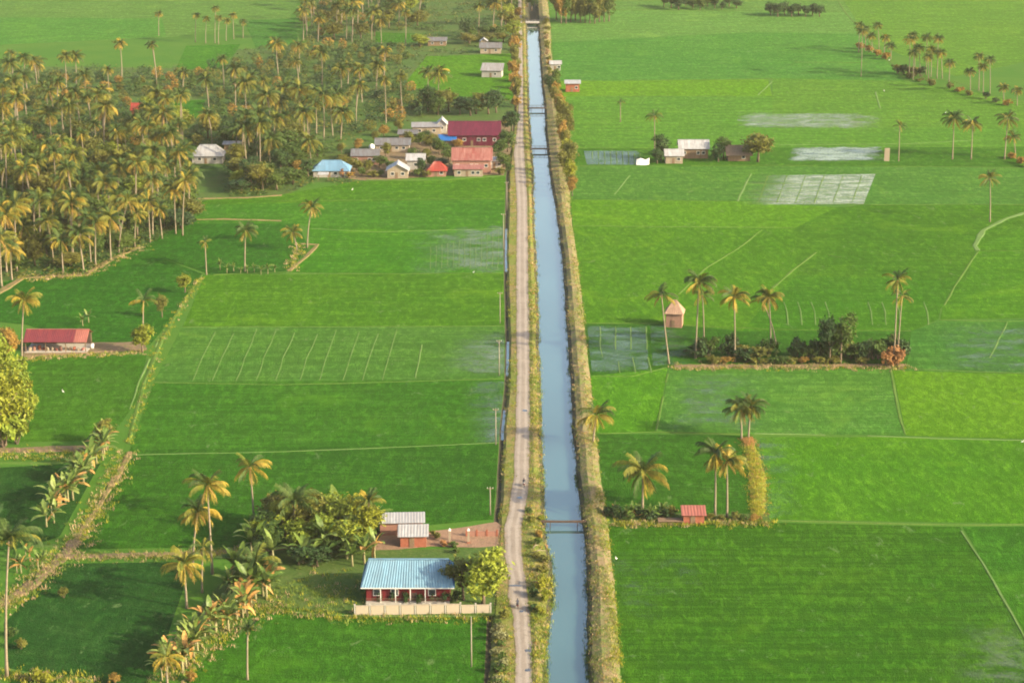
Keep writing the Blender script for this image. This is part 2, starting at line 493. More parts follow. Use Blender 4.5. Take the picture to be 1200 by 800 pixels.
# building stuff
M['roof_blue'] = roof_mat('roof_pale_blue', S(142, 188, 214), S(112, 140, 156), 0.45)
M['roof_sky'] = roof_mat('roof_sky_blue', S(132, 180, 216), S(96, 128, 150), 0.4)
M['tarp_blue'] = plain_mat('blue_tarp', S(40, 120, 205), 0.5, 0.3, 1.0)
M['roof_maroon'] = roof_mat('roof_maroon', S(118, 36, 66), S(70, 26, 40), 0.5)
M['roof_red'] = roof_mat('roof_faded_red', S(158, 84, 78), S(190, 146, 134), 0.9)
M['roof_shed'] = roof_mat('roof_shed_red', S(146, 62, 64), S(104, 46, 58), 0.8)
M['roof_shed_pale'] = roof_mat('roof_shed_pale', S(196, 124, 108), S(150, 80, 70), 0.6)
M['roof_orange'] = roof_mat('roof_orange_red', S(190, 76, 62), S(130, 62, 52), 0.6)
M['roof_grey'] = roof_mat('roof_grey', S(140, 144, 150), S(104, 88, 80), 0.7)
M['roof_zinc'] = roof_mat('roof_zinc', S(184, 184, 186), S(136, 122, 112), 0.7)
M['roof_white'] = roof_mat('roof_white', S(212, 214, 218), S(150, 142, 136), 0.6)
M['thatch'] = plain_mat('thatch', (0.24, 0.17, 0.12), 0.95, 0.5, 2.0)
M['straw'] = plain_mat('straw', (0.36, 0.235, 0.165), 0.95, 0.6, 1.2, streak=True)
M['wall_red'] = plain_mat('wall_dark_red', S(140, 38, 48), 0.8, 0.4, 0.8, streak=True)
M['wall_pink'] = plain_mat('wall_pink', S(186, 138, 122), 0.85, 0.3, 0.7, streak=True)
M['wall_cream'] = plain_mat('wall_cream', S(188, 172, 150), 0.85, 0.35, 0.7, streak=True)
M['wall_white'] = plain_mat('wall_white', S(196, 192, 186), 0.85, 0.3, 0.7, streak=True)
M['wall_salmon'] = plain_mat('wall_salmon', S(206, 160, 138), 0.9, 0.7, 0.5, streak=True)
M['wall_brick'] = plain_mat('wall_brick', S(186, 112, 88), 0.9, 0.5, 0.8)
M['wood'] = plain_mat('weathered_wood', (0.20, 0.135, 0.085), 0.85, 0.5, 1.5, streak=True)
M['dark_wood'] = plain_mat('dark_wood', (0.075, 0.05, 0.04), 0.85, 0.5, 1.5, streak=True)
M['concrete'] = plain_mat('concrete', (0.42, 0.39, 0.35), 0.85, 0.4, 0.8)
M['pole'] = plain_mat('pole_grey', (0.27, 0.235, 0.19), 0.85, 0.4, 0.8)
M['white_paint'] = plain_mat('white_paint', (0.72, 0.70, 0.66), 0.7, 0.25, 1.0)
M['fence_panel'] = plain_mat('fence_panel', S(224, 208, 184), 0.85, 0.35, 0.9, streak=True)
M['glass'] = plain_mat('window_glass', (0.03, 0.04, 0.05), 0.12, 0.2, 1.0, 0.6)
M['shutter'] = plain_mat('shutter', (0.12, 0.14, 0.16), 0.7, 0.3, 1.0)
M['black'] = plain_mat('black_rubber', (0.02, 0.02, 0.022), 0.6, 0.2, 4.0)
M['steel'] = plain_mat('steel', (0.30, 0.30, 0.31), 0.4, 0.2, 4.0, 0.5, metal=0.6)
M['shirt'] = plain_mat('dark_shirt', (0.045, 0.05, 0.075), 0.9, 0.2, 5.0)
M['helmet'] = plain_mat('helmet', (0.05, 0.05, 0.06), 0.35, 0.1, 5.0)
M['skin'] = plain_mat('skin', (0.30, 0.17, 0.11), 0.6, 0.1, 5.0)
M['red_paint'] = plain_mat('red_paint', (0.35, 0.03, 0.03), 0.35, 0.2, 4.0)
M['feather'] = plain_mat('white_feather', (0.82, 0.82, 0.80), 0.8, 0.1, 6.0)
M['beak'] = plain_mat('yellow_beak', (0.5, 0.35, 0.05), 0.5, 0.1, 6.0)

# ------------------------------------------------------------------ the setting: ground with canal, banks and road bed
T_FL = [(-320, 604), (0, 604), (120, 602), (205, 593), (300, 590), (400, 592), (450, 591), (500, 586), (580, 581), (620, 578), (720, 571), (800, 567), (900, 562), (1400, 540)]
T_RL = [(-320, 605), (0, 607.5), (60, 608), (120, 608), (150, 607), (165, 605), (180, 602.5), (210, 604), (250, 606.5), (300, 605.5), (400, 606), (440, 606.5), (500, 604.5), (560, 603), (600, 597), (620, 592), (650, 591), (680, 597), (700, 596), (720, 601), (760, 605), (800, 605), (900, 606), (1400, 608)]
T_RR = [(-320, 605.6), (0, 611), (60, 612), (120, 613), (150, 613), (165, 613.5), (180, 614), (210, 616), (250, 618), (300, 618.5), (400, 620), (440, 620.5), (500, 620.5), (560, 620), (600, 614.5), (620, 610), (650, 610), (680, 614.5), (700, 617), (720, 620), (760, 622.5), (800, 623.5), (900, 627), (1400, 640)]
T_CL = [(-320, 606.0), (0, 617), (60, 618.5), (90, 619), (130, 620.5), (180, 624), (200, 625), (250, 626), (300, 629), (400, 632), (500, 634.5), (600, 638), (620, 639), (640, 644), (660, 648), (680, 649), (700, 648), (720, 644), (760, 640), (800, 640), (900, 644), (1400, 664)]
T_CR = [(-320, 607.2), (0, 628.5), (60, 632), (90, 634), (118, 637), (130, 637.5), (150, 639), (180, 641.5), (200, 643.5), (250, 652), (300, 658.5), (400, 665.5), (500, 671), (600, 680), (620, 683), (660, 686.5), (700, 688.5), (740, 687), (800, 690), (900, 698), (1400, 738)]
T_BR = [(-320, 609.0), (0, 642), (30, 645), (60, 646), (90, 650), (130, 660), (180, 668), (230, 668), (250, 668), (300, 676), (400, 687), (500, 697), (560, 704), (600, 710), (700, 722), (800, 728), (900, 737), (1400, 782)]
Z_ROAD, Z_WATER = 0.40, -0.75

def jig(s, y, a):
    return a * (mnoise.noise(Vector((y * 0.035, s, 0.3))) + 0.6 * mnoise.noise(Vector((y * 0.13, s, 7.7))))

def row_points(y):
    """cross-section at picture row y: list of world points and the band material on the way to the next"""
    k = ppm(y)
    fl = G(interp(T_FL, y) + jig(1, y, 0.12) * k, y, 0.0)
    rl = G(interp(T_RL, y) + jig(2, y, 0.20) * k, y, Z_ROAD)
    rr = G(interp(T_RR, y) + jig(3, y, 0.20) * k, y, Z_ROAD)
    cl = G(interp(T_CL, y) + jig(4, y, 0.42) * k, y, Z_WATER)
    cr = G(interp(T_CR, y) + jig(5, y, 0.32) * k, y, Z_WATER)
    br = G(interp(T_BR, y) + jig(6, y, 0.30) * k, y, 0.05)
    Y = fl.y
    cl_top = cl.x - min(0.9, max(0.25, (cl.x - rr.x) * 0.3))
    mid = (rr.x + cl_top) / 2
    bw = max(0.8, br.x - cr.x)
    return [(-3000, 0.0, 0), (fl.x, 0.0, 3), (fl.x + 0.5, -0.5, 3), (fl.x + 0.95, -0.5, 1), (fl.x + 1.6, 0.25, 1),
            (rl.x, Z_ROAD - 0.04, 1), (rr.x, Z_ROAD - 0.04, 1), (mid, Z_ROAD + 0.15 + 0.1 * mnoise.noise(Vector((y * 0.1, 1, 1))), 1),
            (cl_top, 0.25, 3), (cl.x - 0.02, Z_WATER, 3), (cl.x + 1.1, -1.7, 3), (cr.x - 1.1, -1.7, 3), (cr.x + 0.02, Z_WATER, 3),
            (cr.x + min(0.9, bw * 0.25), 0.45, 2), (cr.x + bw * 0.45, 0.95 + 0.25 * mnoise.noise(Vector((y * 0.09, 5, 1))), 2),
            (cr.x + bw * 0.72, 0.75 + 0.2 * mnoise.noise(Vector((y * 0.1, 9, 1))), 2), (br.x, 0.0, 0), (3000, 0.0, 0)], Y

ROWS = [1400, 1100, 950, 880] + [850 - 5 * i for i in range(int((850 + 60) / 5) + 1)] + [-90, -130, -180, -230, -270, -296]
gb = MB()
prev = None
RP = []
for y in ROWS:
    pts, Y = row_points(y)
    RP.append((pts, Y))
RP = [([(a, b, c) for a, b, c in RP[0][0]], -400.0)] + RP + [(RP[-1][0], 9000.0)]
for pts, Y in RP:
    ids = [gb.vert((x, Y, z)) for x, z, _ in pts]
    if prev:
        for i in range(len(ids) - 1):
            gb.face((prev[i], prev[i + 1], ids[i + 1], ids[i]), pts[i][2])
    prev = ids
tag(gb.build('ground', [M['ground'], M['verge'], M['bank'], M['mud']]), kind='structure')

# road sheet and canal water
rb = MB(); rb.uv = []
prev = None
wb = MB(); wprev = None
for pts, Y in RP:
    a, b = pts[5][0] - 0.15, pts[6][0] + 0.15
    ids = []
    for i in range(7):
        t = i / 6
        z = Z_ROAD + (0.0 if i in (0, 6) else 0.05) - (0.03 if i in (1, 2, 4, 5) else 0.0)
        ids.append(rb.vert((a + (b - a) * t, Y, z))); rb.uv.append((t, Y * 0.1))
    if prev:
        for i in range(6):
            rb.face((prev[i], prev[i + 1], ids[i + 1], ids[i]))
    prev = ids
    l, r = pts[9][0] - 0.3, pts[12][0] + 0.3
    ids = [wb.vert((l, Y, Z_WATER)), wb.vert((r, Y, Z_WATER))]
    if wprev and Y < G(620, 24).y:
        wb.face((wprev[0], wprev[1], ids[1], ids[0]))
    wprev = ids
tag(rb.build('road', M['road'], smooth=True), kind='structure')
tag(wb.build('water', M['water']), kind='structure')

# flat sheets on the plain; each one lies a little above the sheet below
ZL = [0.088]
ZN = {}
def sheet(name, poly, mat, z=None, uv=False, sub=0):
    if z is None:
        ZN[name] = ZN.get(name, -1) + 1
        lo, n = {'grove_floor': (0.008, 1), 'village_yard': (0.013, 1), 'rice_field': (0.018, 10), 'flooded_paddy': (0.062, 5)}.get(name, (0.084, 3))
        z = lo + 0.0042 * (ZN[name] % n)
    b = MB()
    pts = []
    n = len(poly)
    for i in range(n):
        p, q = Vector(poly[i]), Vector(poly[(i + 1) % n])
        m = max(1, int((q - p).length / 14)) if sub else 1
        for k in range(m):
            c = p.lerp(q, k / m)
            w = G(c.x, c.y, z)
            if sub:
                w.x += sub * mnoise.noise(Vector((w.x * 0.12, w.y * 0.05, 3)))
                w.y += sub * 2 * mnoise.noise(Vector((w.x * 0.12, w.y * 0.05, 11)))
            pts.append(w)
    b.poly(pts)
    if uv:
        b.uv = [(0, 0), (1, 0), (1, 1), (0, 1)]
    return tag(b.build(name, mat), kind='structure')

fl = lambda y: interp(T_FL, y) - 0.6
br = lambda y: interp(T_BR, y) + 1.0
# grove and village floor first
GROVE = [(-60, 345), (20, 326), (100, 322), (165, 290), (250, 268), (330, 232), (365, 214), (440, 214), (520, 206), (592, 205), (604, 120), (604, 20), (604, -40), (370, -40), (360, 50), (270, 60), (200, 80), (60, 78), (-60, 80)]
sheet('grove_floor', GROVE, M['grove'], sub=1.0)
sheet('village_yard', [(362, 206), (440, 212), (520, 206), (590, 205), (598, 175), (598, 140), (530, 145), (470, 165), (400, 190)], M['dirt'], sub=1.0)
# left fields
FIELDS = [
 ([(-80, -40), (345, -40), (350, 0), (340, 22), (200, 44), (60, 50), (-80, 56)], 'rice_h'),
 ([(-80, 20), (190, 22), (195, 43), (60, 50), (-80, 56)], 'rice_e'),
 ([(218, 54), (282, 52), (262, 84), (205, 84)], 'rice_b'),
 ([(190, 119), (240, 117), (238, 139), (180, 139)], 'rice_b'),
 ([(286, 24), (345, 22), (350, 50), (300, 56)], 'rice_e'),
 ([(440, 38), (500, 40), (488, 50), (440, 50)], 'rice_b'),
 ([(500, 66), (602, 63), (602, 117), (520, 117), (474, 98)], 'rice_f'),
 ([(232, 235), (330, 228), (420, 212), (500, 212), (fl(208), 207), (fl(234), 234), (232, 240)], 'rice_a'),
 ([(232, 240), (fl(234), 234), (fl(268), 268), (362, 268), (350, 262), (225, 262)], 'rice_b'),
 ([(215, 262), (350, 262), (362, 292), (335, 320), (248, 322), (160, 292)], 'rice_g'),
 ([(362, 268), (fl(268), 268), (fl(320), 320), (338, 320), (364, 292)], 'rice_a'),
 ([(240, 322), (fl(320), 320), (fl(383), 382), (214, 383)], 'rice_a'),
 ([(213, 383), (fl(383), 382), (fl(446), 444), (180, 448)], 'rice_e'),
 ([(180, 448), (fl(446), 444), (fl(520), 519), (152, 527)], 'rice_b'),
 ([(152, 527), (fl(520), 519), (fl(608), 608), (500, 615), (330, 640), (90, 643)], 'rice_g'),
 ([(25, 326), (160, 291), (240, 322), (212, 360), (176, 404), (100, 402), (30, 380), (-60, 372), (-60, 345)], 'rice_g'),
 ([(-60, 420), (30, 420), (172, 416), (160, 470), (128, 515), (-60, 520)], 'rice_b'),
 ([(-60, 550), (118, 542), (70, 628), (30, 642), (-60, 648)], 'rice_shaded'),
 ([(70, 660), (205, 658), (215, 690), (196, 745), (165, 830), (15, 830), (5, 730)], 'rice_shaded'),
 ([(325, 700), (420, 722), (fl(722), 722), (fl(830), 830), (195, 830), (262, 745)], 'rice_g'),
 # right fields
 ([(br(-40), -40), (1260, -40), (1260, 12), (1000, 14), (720, 12), (br(12), 12)], 'rice_h'),
 ([(br(30), 30), (720, 12), (1000, 14), (1010, 40), (880, 38), (br(50), 50)], 'rice_h'),
 ([(985, -5), (1260, -5), (1260, 60), (1120, 90), (1020, 50)], 'rice_i'),
 ([(br(50), 50), (880, 38), (1010, 40), (1060, 95), (900, 92), (720, 95), (br(95), 95)], 'rice_e'),
 ([(br(95), 95), (720, 95), (900, 93), (905, 113), (br(113), 113)], 'rice_c'),
 ([(905, 92), (1060, 95), (1200, 118), (1260, 122), (1260, 150), (905, 150)], 'rice_i'),
 ([(br(113), 113), (905, 113), (905, 150), (1260, 150), (1260, 172), (br(174), 174)], 'rice_i'),
 ([(br(174), 174), (1260, 172), (1260, 196), (br(196), 194)], 'rice_b'),
 ([(br(194), 194), (1260, 196), (1260, 240), (1020, 240), (br(236), 234)], 'rice_e'),
 ([(br(236), 234), (870, 236), (980, 243), (930, 268), (br(266), 265)], 'rice_c'),
 ([(980, 243), (1020, 240), (1260, 240), (1145, 290), (1130, 330), (935, 322), (930, 268)], 'rice_a'),
 ([(br(266), 265), (930, 268), (935, 322), (900, 352), (872, 388), (790, 381), (br(380), 379)], 'rice_f'),
 ([(935, 322), (1130, 330), (1102, 362), (1100, 374), (1068, 388), (870, 388), (900, 352)], 'rice_a'),
 ([(1146, 289), (1260, 240), (1260, 372), (1102, 374), (1104, 360), (1131, 329)], 'rice_a'),
 ([(br(380), 379), (790, 380), (870, 388), (1068, 388), (1062, 432), (790, 428), (760, 440), (br(440), 440)], 'rice_g'),
 ([(1068, 388), (1102, 375), (1260, 374), (1260, 440), (1062, 434)], 'rice_e'),
 ([(br(440), 440), (782, 432), (770, 506), (br(508), 508)], 'rice_f'),
 ([(784, 434), (1044, 432), (1060, 510), (888, 508), (770, 505)], 'rice_e'),
 ([(1046, 434), (1260, 440), (1260, 516), (1062, 510)], 'rice_c'),
 ([(br(508), 508), (882, 510), (888, 604), (840, 606), (br(604), 603)], 'rice_g'),
 ([(890, 512), (1060, 512), (1260, 518), (1260, 614), (900, 608), (896, 560)], 'rice_f'),
 ([(br(614), 614), (900, 612), (1125, 617), (1200, 745), (1225, 830), (br(830), 830)], 'rice_j'),
 ([(1128, 617), (1260, 616), (1260, 830), (1228, 830), (1202, 742)], 'rice_b'),
]
for poly, m in FIELDS:
    sheet('rice_field', poly, M[m])

# shallow flooded parts of the fields
def flood(poly, **kw):
    m = flooded_mat('flooded_paddy', **kw)
    sheet('flooded_paddy', poly, m, uv=True)
W1, SP1, LN = (0.20, 0.25, 0.22), (0.15, 0.22, 0.10), (0.3, 0.34, 0.26)
flood([(470, 322), (fl(320), 320), (fl(264), 264), (470, 268)], water=W1, sprout=SP1, lines=LN, amount=0.40, fx=(0.8, 0), fy=(.15, .15))
flood([(862, 240), (1012, 239), (1026, 204), (880, 206)], water=(0.50, 0.55, 0.48), sprout=(0.26, 0.33, 0.19), lines=LN, amount=0.54, fx=(0.5, 0))
flood([(862, 150), (1040, 152), (1036, 132), (866, 132)], water=(0.28, 0.34, 0.28), sprout=(0.22, 0.29, 0.15), lines=LN, amount=0.46, fx=(0.1, 0.3), fy=(0.2, 0.2))
flood([(918, 189), (1036, 189), (1034, 172), (930, 172)], water=(0.30, 0.36, 0.34), sprout=(0.22, 0.30, 0.19), lines=LN, amount=0.70, fx=(0.15, 0.2), fy=(.15, .15))
flood([(br(441) + 2, 440), (760, 438), (758, 381), (br(382) + 2, 381)], water=(0.16, 0.24, 0.22), sprout=(0.08, 0.17, 0.08), lines=LN, amount=0.42, fy=(0.1, 0.1))
flood([(688, 193), (756, 193), (752, 177), (684, 177)], water=(0.12, 0.20, 0.17), sprout=(0.06, 0.13, 0.07), lines=LN, amount=0.62, fx=(0, 0.2))
flood([(505, 444), (fl(444), 442), (fl(384), 384), (530, 385)], water=(0.20, 0.27, 0.26), sprout=SP1, lines=LN, amount=0.42, fx=(0.9, 0), fy=(0.25, 0.5))
flood([(540, 520), (fl(519), 518), (fl(446), 447), (540, 448)], water=(0.14, 0.20, 0.19), sprout=(0.09, 0.16, 0.08), lines=LN, amount=0.34, fx=(0.9, 0))
flood([(1090, 812), (1230, 812), (1180, 700), (1120, 660)], water=(0.22, 0.26, 0.24), sprout=SP1, lines=LN, amount=0.27, fx=(0.8, 0.0), fy=(0.1, 0.9))
flood([(888, 606), (945, 606), (940, 514), (890, 513)], water=(0.14, 0.22, 0.20), sprout=(0.10, 0.18, 0.08), lines=LN, amount=0.22, fx=(0, 0.9))
flood([(778, 506), (905, 508), (900, 436), (792, 434)], water=(0.14, 0.21, 0.17), sprout=(0.10, 0.18, 0.08), lines=LN, amount=0.26, fx=(0.3, 0.4), fy=(0.2, 0.2))
flood([(1090, 440), (1255, 440), (1255, 380), (1100, 378)], water=(0.16, 0.24, 0.20), sprout=(0.10, 0.18, 0.08), lines=LN, amount=0.26, fx=(0.3, 0), fy=(0.2, 0.2))
flood([(765, 428), (812, 426), (812, 382), (762, 382)], water=(0.14, 0.22, 0.2), sprout=(0.08, 0.17, 0.08), lines=LN, amount=0.30, fx=(0, 0.6))
flood([(705, 640), (860, 650), (820, 720), (728, 740)], water=(0.10, 0.16, 0.12), sprout=(0.08, 0.15, 0.05), lines=LN, amount=0.14, fx=(0.2, 0.4), fy=(0.3, 0.3))

# raised bunds and paths between the fields
def bund(pts, width, h, mat, name='field_bund', wig=0.25):
    w = [G(x, y) for x, y in pts]
    path = []
    for a, b in zip(w, w[1:]):
        n = max(1, int((b - a).length / 3.0))
        for k in range(n):
            path.append(a.lerp(b, k / n))
    path.append(w[-1])
    mbx = MB(); prev = None
    for i, p in enumerate(path):
        d = (path[min(i + 1, len(path) - 1)] - path[max(i - 1, 0)]).normalized()
        s = Vector((d.y, -d.x, 0))
        gap = 0.46 < width < 0.62 and mnoise.noise(p * 0.07 + Vector((width * 90, 5, 2))) < -0.22
        ww = width * (1 + 0.55 * mnoise.noise(p * 0.15 + Vector((3, 1, width))))
        o = s * (wig * mnoise.noise(p * 0.09 + Vector((7, 2, 1))))
        hh = h * (1 + 0.6 * mnoise.noise(p * 0.3))
        ids = [mbx.vert(p + o + s * (-ww / 2) + Vector((0, 0, -0.05))), mbx.vert(p + o + s * (-ww * 0.28) + Vector((0, 0, hh + ZL[0]))),
               mbx.vert(p + o + s * (ww * 0.28) + Vector((0, 0, hh + ZL[0]))), mbx.vert(p + o + s * (ww / 2) + Vector((0, 0, -0.05)))]
        if prev:
            for k in range(3):
                mbx.face((prev[k], prev[k + 1], ids[k + 1], ids[k]))
        prev = None if gap else ids
    return tag(mbx.build(name, M[mat]), kind='structure')

BUNDS = [
 # left: the long diagonal path and its neighbours
 ([(237, 322), (212, 358), (190, 398), (172, 440), (160, 480), (150, 520)], 1.0, 0.3, 'bund'),
 ([(186, 398), (166, 440), (152, 480)], 0.6, 0.3, 'bund_pale'),
 ([(152, 530), (140, 555), (118, 590), (88, 634)], 1.7, 0.45, 'tan_bund'),
 ([(-30, 528), (60, 526), (128, 524)], 4.0, 0.5, 'dirt'),
 ([(-30, 542), (60, 542), (118, 540)], 1.8, 0.3, 'bund'),
 ([(88, 634), (70, 655), (30, 690), (-30, 725)], 3.6, 0.4, 'dirt'),
 ([(72, 652), (140, 650), (205, 649), (300, 645), (440, 630)], 2.2, 0.35, 'dirt'),
 ([(30, 640), (74, 640)], 1.8, 0.3, 'bund'),
 ([(28, 417), (100, 413), (172, 409)], 2.0, 0.35, 'dirt'),
 ([(-30, 362), (0, 342), (26, 326)], 3.0, 0.4, 'tan_bund'),
 ([(26, 326), (100, 322), (130, 304), (165, 289)], 2.4, 0.4, 'tan_bund'),
 ([(228, 233), (290, 232), (330, 229)], 1.8, 0.3, 'tan_bund'),
 ([(222, 258), (262, 257), (330, 259)], 1.6, 0.3, 'tan_bund'),
 ([(352, 286), (372, 287), (356, 303), (338, 318)], 1.5, 0.3, 'tan_bund'),
 ([(338, 319), (250, 322)], 0.8, 0.2, 'bund'),
 ([(362, 268), (440, 272), (fl(269), 268)], 0.35, 0.12, 'bund_pale'),
 ([(338, 320), (460, 321), (fl(320), 320)], 0.35, 0.12, 'bund'),
 ([(214, 383), (400, 383), (fl(383), 382)], 0.45, 0.16, 'bund'),
 ([(180, 448), (330, 451), (fl(446), 444)], 0.45, 0.16, 'bund'),
 ([(154, 533), (300, 530), (440, 525), (fl(520), 519)], 0.45, 0.12, 'bund_pale'),
 ([(430, 211), (520, 211), (fl(207), 206)], 0.8, 0.2, 'bund'),
 ([(318, 236), (450, 234), (fl(235), 233)], 0.4, 0.15, 'bund'),
 ([(345, 717), (420, 722), (566, 722)], 0.7, 0.2, 'bund_pale'),
 ([(0, 782), (60, 794), (110, 797)], 1.2, 0.3, 'bund'),
 # right
 ([(br(613), 612), (760, 612), (840, 611), (905, 610)], 1.0, 0.3, 'bund'),
 ([(905, 610), (1120, 615), (1260, 614)], 0.55, 0.22, 'bund'),
 ([(1126, 622), (1152, 660), (1172, 695), (1198, 740), (1225, 800)], 0.6, 0.25, 'bund_pale'),
 ([(br(509), 508), (770, 506), (868, 509)], 0.35, 0.15, 'bund'),
 ([(884, 508), (1000, 510), (1100, 514), (1260, 517)], 0.6, 0.25, 'bund_pale'),
 ([(783, 433), (776, 470), (769, 505)], 0.6, 0.25, 'bund'),
 ([(1044, 433), (1050, 470), (1060, 509)], 0.7, 0.25, 'bund'),
 ([(790, 429), (900, 429), (1000, 428), (1060, 428)], 1.9, 0.5, 'dirt'),
 ([(1060, 432), (1150, 436), (1260, 440)], 0.6, 0.25, 'bund'),
 ([(br(440), 441), (740, 441), (782, 431)], 0.45, 0.2, 'bund'),
 ([(br(380), 379), (760, 379), (900, 386), (1068, 388)], 0.4, 0.18, 'bund'),
 ([(1068, 360), (1102, 362)], 0.5, 0.2, 'bund'),
 ([(1102, 375), (1180, 377), (1260, 373)], 0.5, 0.2, 'bund'),
 ([(1180, 378), (1160, 420)], 0.5, 0.2, 'bund_pale'),
 ([(1106, 358), (1122, 330), (1146, 295)], 0.7, 0.25, 'bund'),
 ([(1146, 294), (1142, 288), (1152, 270), (1180, 256), (1210, 247)], 2.2, 0.4, 'bund_pale'),
 ([(1150, 294), (1200, 294), (1260, 296)], 0.4, 0.15, 'bund'),
 ([(795, 345), (825, 316), (870, 288), (892, 270)], 0.7, 0.25, 'bund'),
 ([(905, 338), (930, 316), (956, 296)], 1.1, 0.25, 'bund'),
 ([(956, 296), (985, 302)], 0.5, 0.2, 'bund'),
 ([(864, 236), (876, 212), (880, 204)], 0.9, 0.25, 'bund_pale'),
 ([(720, 228), (738, 206)], 0.7, 0.2, 'bund_pale'),
 ([(br(236), 234), (870, 236), (1020, 240), (1260, 240)], 0.4, 0.18, 'bund'),
 ([(br(266), 265), (930, 267)], 0.35, 0.15, 'bund_pale'),
 ([(br(195), 195), (900, 194), (1260, 197)], 0.6, 0.2, 'bund'),
 ([(912, 170), (1060, 169), (1152, 164)], 0.7, 0.25, 'bund_pale'),
 ([(br(175), 174), (780, 174)], 0.5, 0.2, 'bund'),
 ([(1032, 128), (1026, 108)], 1.0, 0.25, 'bund_pale'),
 ([(975, -10), (990, 14), (1004, 30), (1020, 52), (1062, 88), (1120, 96), (1160, 112), (1220, 124)], 1.4, 0.3, 'bund'),
 ([(888, 112), (905, 96)], 0.8, 0.2, 'bund_pale'),
 ([(br(113), 113), (905, 113)], 0.5, 0.2, 'bund'), ([(br(95), 95), (905, 93)], 0.5, 0.2, 'bund'),
 ([(700, 12), (1000, 14)], 0.8, 0.2, 'bund'), ([(900, 73), (1040, 74)], 0.6, 0.2, 'bund'),
]
# slim parallel bunds of the seedling plots
for i in range(10):
    x = 462 - i * 24 + (i * 7) % 5
    BUNDS.append(([(x + 3, 386 + (i * 5) % 7), (x - 7 - i * 0.6, 420), (x - 14 - i * 1.0, 446)], 0.27, 0.08, 'bund_pale'))
BUNDS.append(([(494, 404), (487, 443)], 0.42, 0.14, 'bund_pale'))
for i in range(4):
    x = 703 + i * 18
    BUNDS.append(([(x, 383), (x + 1, 410), (x + 6, 437)], 0.5, 0.16, 'bund_pale'))
for i in range(11):
    x = 918 + i * 16.5
    if i not in (4, 5, 9):
        BUNDS.append(([(x, 354), (x + 4, 366), (x + 5, 381)], 0.45, 0.14, 'bund_pale'))
for i in range(9):
    x = 694 + i * 7
    BUNDS.append(([(x, 178), (x + 0.7, 193)], 0.5, 0.12, 'bund'))
for i in range(13):
    x = 505 + i * 6.6
    BUNDS.append(([(x, 290 - i * 1.6), (x - 0.5, 316 - (i * 3) % 5)], 0.22, 0.06, 'bund_pale'))
for i in range(3):
    BUNDS.append(([(872, 216 + i * 8), (1018 - i * 4, 215 + i * 8)], 0.5, 0.30, 'bund'))
for i in range(6):
    BUNDS.append(([(900 + i * 22, 206), (888 + i * 22, 238)], 0.45, 0.30, 'bund'))
for pts, w, h, m in BUNDS:
    bund(pts, w * (0.95 if m in ('bund', 'bund_pale') else 0.9), h * (0.12 if m in ('bund', 'bund_pale') else 0.35), m)

# the ditch beside the road holds water here and there
for y0, y1 in ((268, 318), (400, 444), (480, 518)):
    b = MB(); pv = None
    for y in range(y0, y1 + 1, 5):
        a = G(interp(T_FL, y), y, -0.3)
        ids = (b.vert((a.x + 0.3, a.y, -0.4)), b.vert((a.x + 1.05, a.y, -0.4)))
        if pv: b.face((pv[0], pv[1], ids[1], ids[0]))
        pv = ids
    tag(b.build('ditch_water', M['water']), kind='structure')
# ground of the farm beside the road
sheet('farm_yard', [(438, 648), (505, 640), (592, 642), (592, 618), (582, 612), (505, 622), (440, 624)], M['brick_dirt'], sub=0.5)
sheet('farm_yard', [(410, 722), (577, 722), (590, 716), (592, 640), (438, 646)], M['shaded_grass'], sub=0.5)
sheet('shaded_plot', [(300, 705), (335, 712), (415, 720), (436, 648), (440, 630), (300, 648), (240, 700), (205, 760), (262, 745)], M['shaded_grass'], sub=0.6)  # shade left of the house put into the sheet's colour
sheet('dry_plot', [(26, 418), (172, 410), (170, 400), (104, 401), (26, 406)], M['dirt'], sub=0.5)
sheet('dry_plot', [(776, 612), (900, 611), (900, 602), (800, 600), (718, 603), (716, 612)], M['shaded_grass'], sub=0.5)

# ------------------------------------------------------------------ palms
random.seed(11)
def frond_into(b, L, elev, droop, az=0.0, org=(0, 0, 0), pairs=13, leaf=0.95, hang=0.5, mi=0, roll=0.0, rnd=random):
    """an arching feather frond leaving org along azimuth az"""
    n = 6
    pts = []
    p = Vector((0, 0, 0)); a = elev
    step = L / n
    for i in range(n + 1):
        pts.append(p.copy())
        p = p + Vector((math.cos(a) * step, 0, math.sin(a) * step))
        a -= droop / n * (0.5 + i / n)
    rot = Matrix.Rotation(az, 3, 'Z')
    o = Vector(org)
    def at(t):
        f = t * n; i = min(int(f), n - 1)
        return pts[i].lerp(pts[i + 1], f - i), (pts[i + 1] - pts[i]).normalized()
    # midrib
    side = Vector((0, 1, 0))
    prev = None
    for i in range(0, n + 1, 2):
        w = 0.09 * (1 - 0.85 * i / n)
        ids = (b.vert(o + rot @ (pts[i] + side * w)), b.vert(o + rot @ (pts[i] - side * w)))
        if prev: b.face((prev[0], prev[1], ids[1], ids[0]), mi)
        prev = ids
    for k in range(pairs):
        t = 0.16 + 0.84 * (k + 0.5) / pairs
        q, d = at(t)
        ll = leaf * (0.6 + 0.9 * math.sin(math.pi * min(1, t * 0.86 + 0.06)))
        bw = L * 0.84 / pairs * 0.95
        for s in (-1, 1):
            hg = hang * (0.75 + 0.5 * rnd.random())
            tip = q + d * (ll * 0.45) + Vector((0, s * ll * math.cos(hg), -ll * math.sin(hg))) * 0.9
            b.face((b.vert(o + rot @ (q - d * bw * 0.5)), b.vert(o + rot @ (q + d * bw * 0.5)), b.vert(o + rot @ tip)), mi)

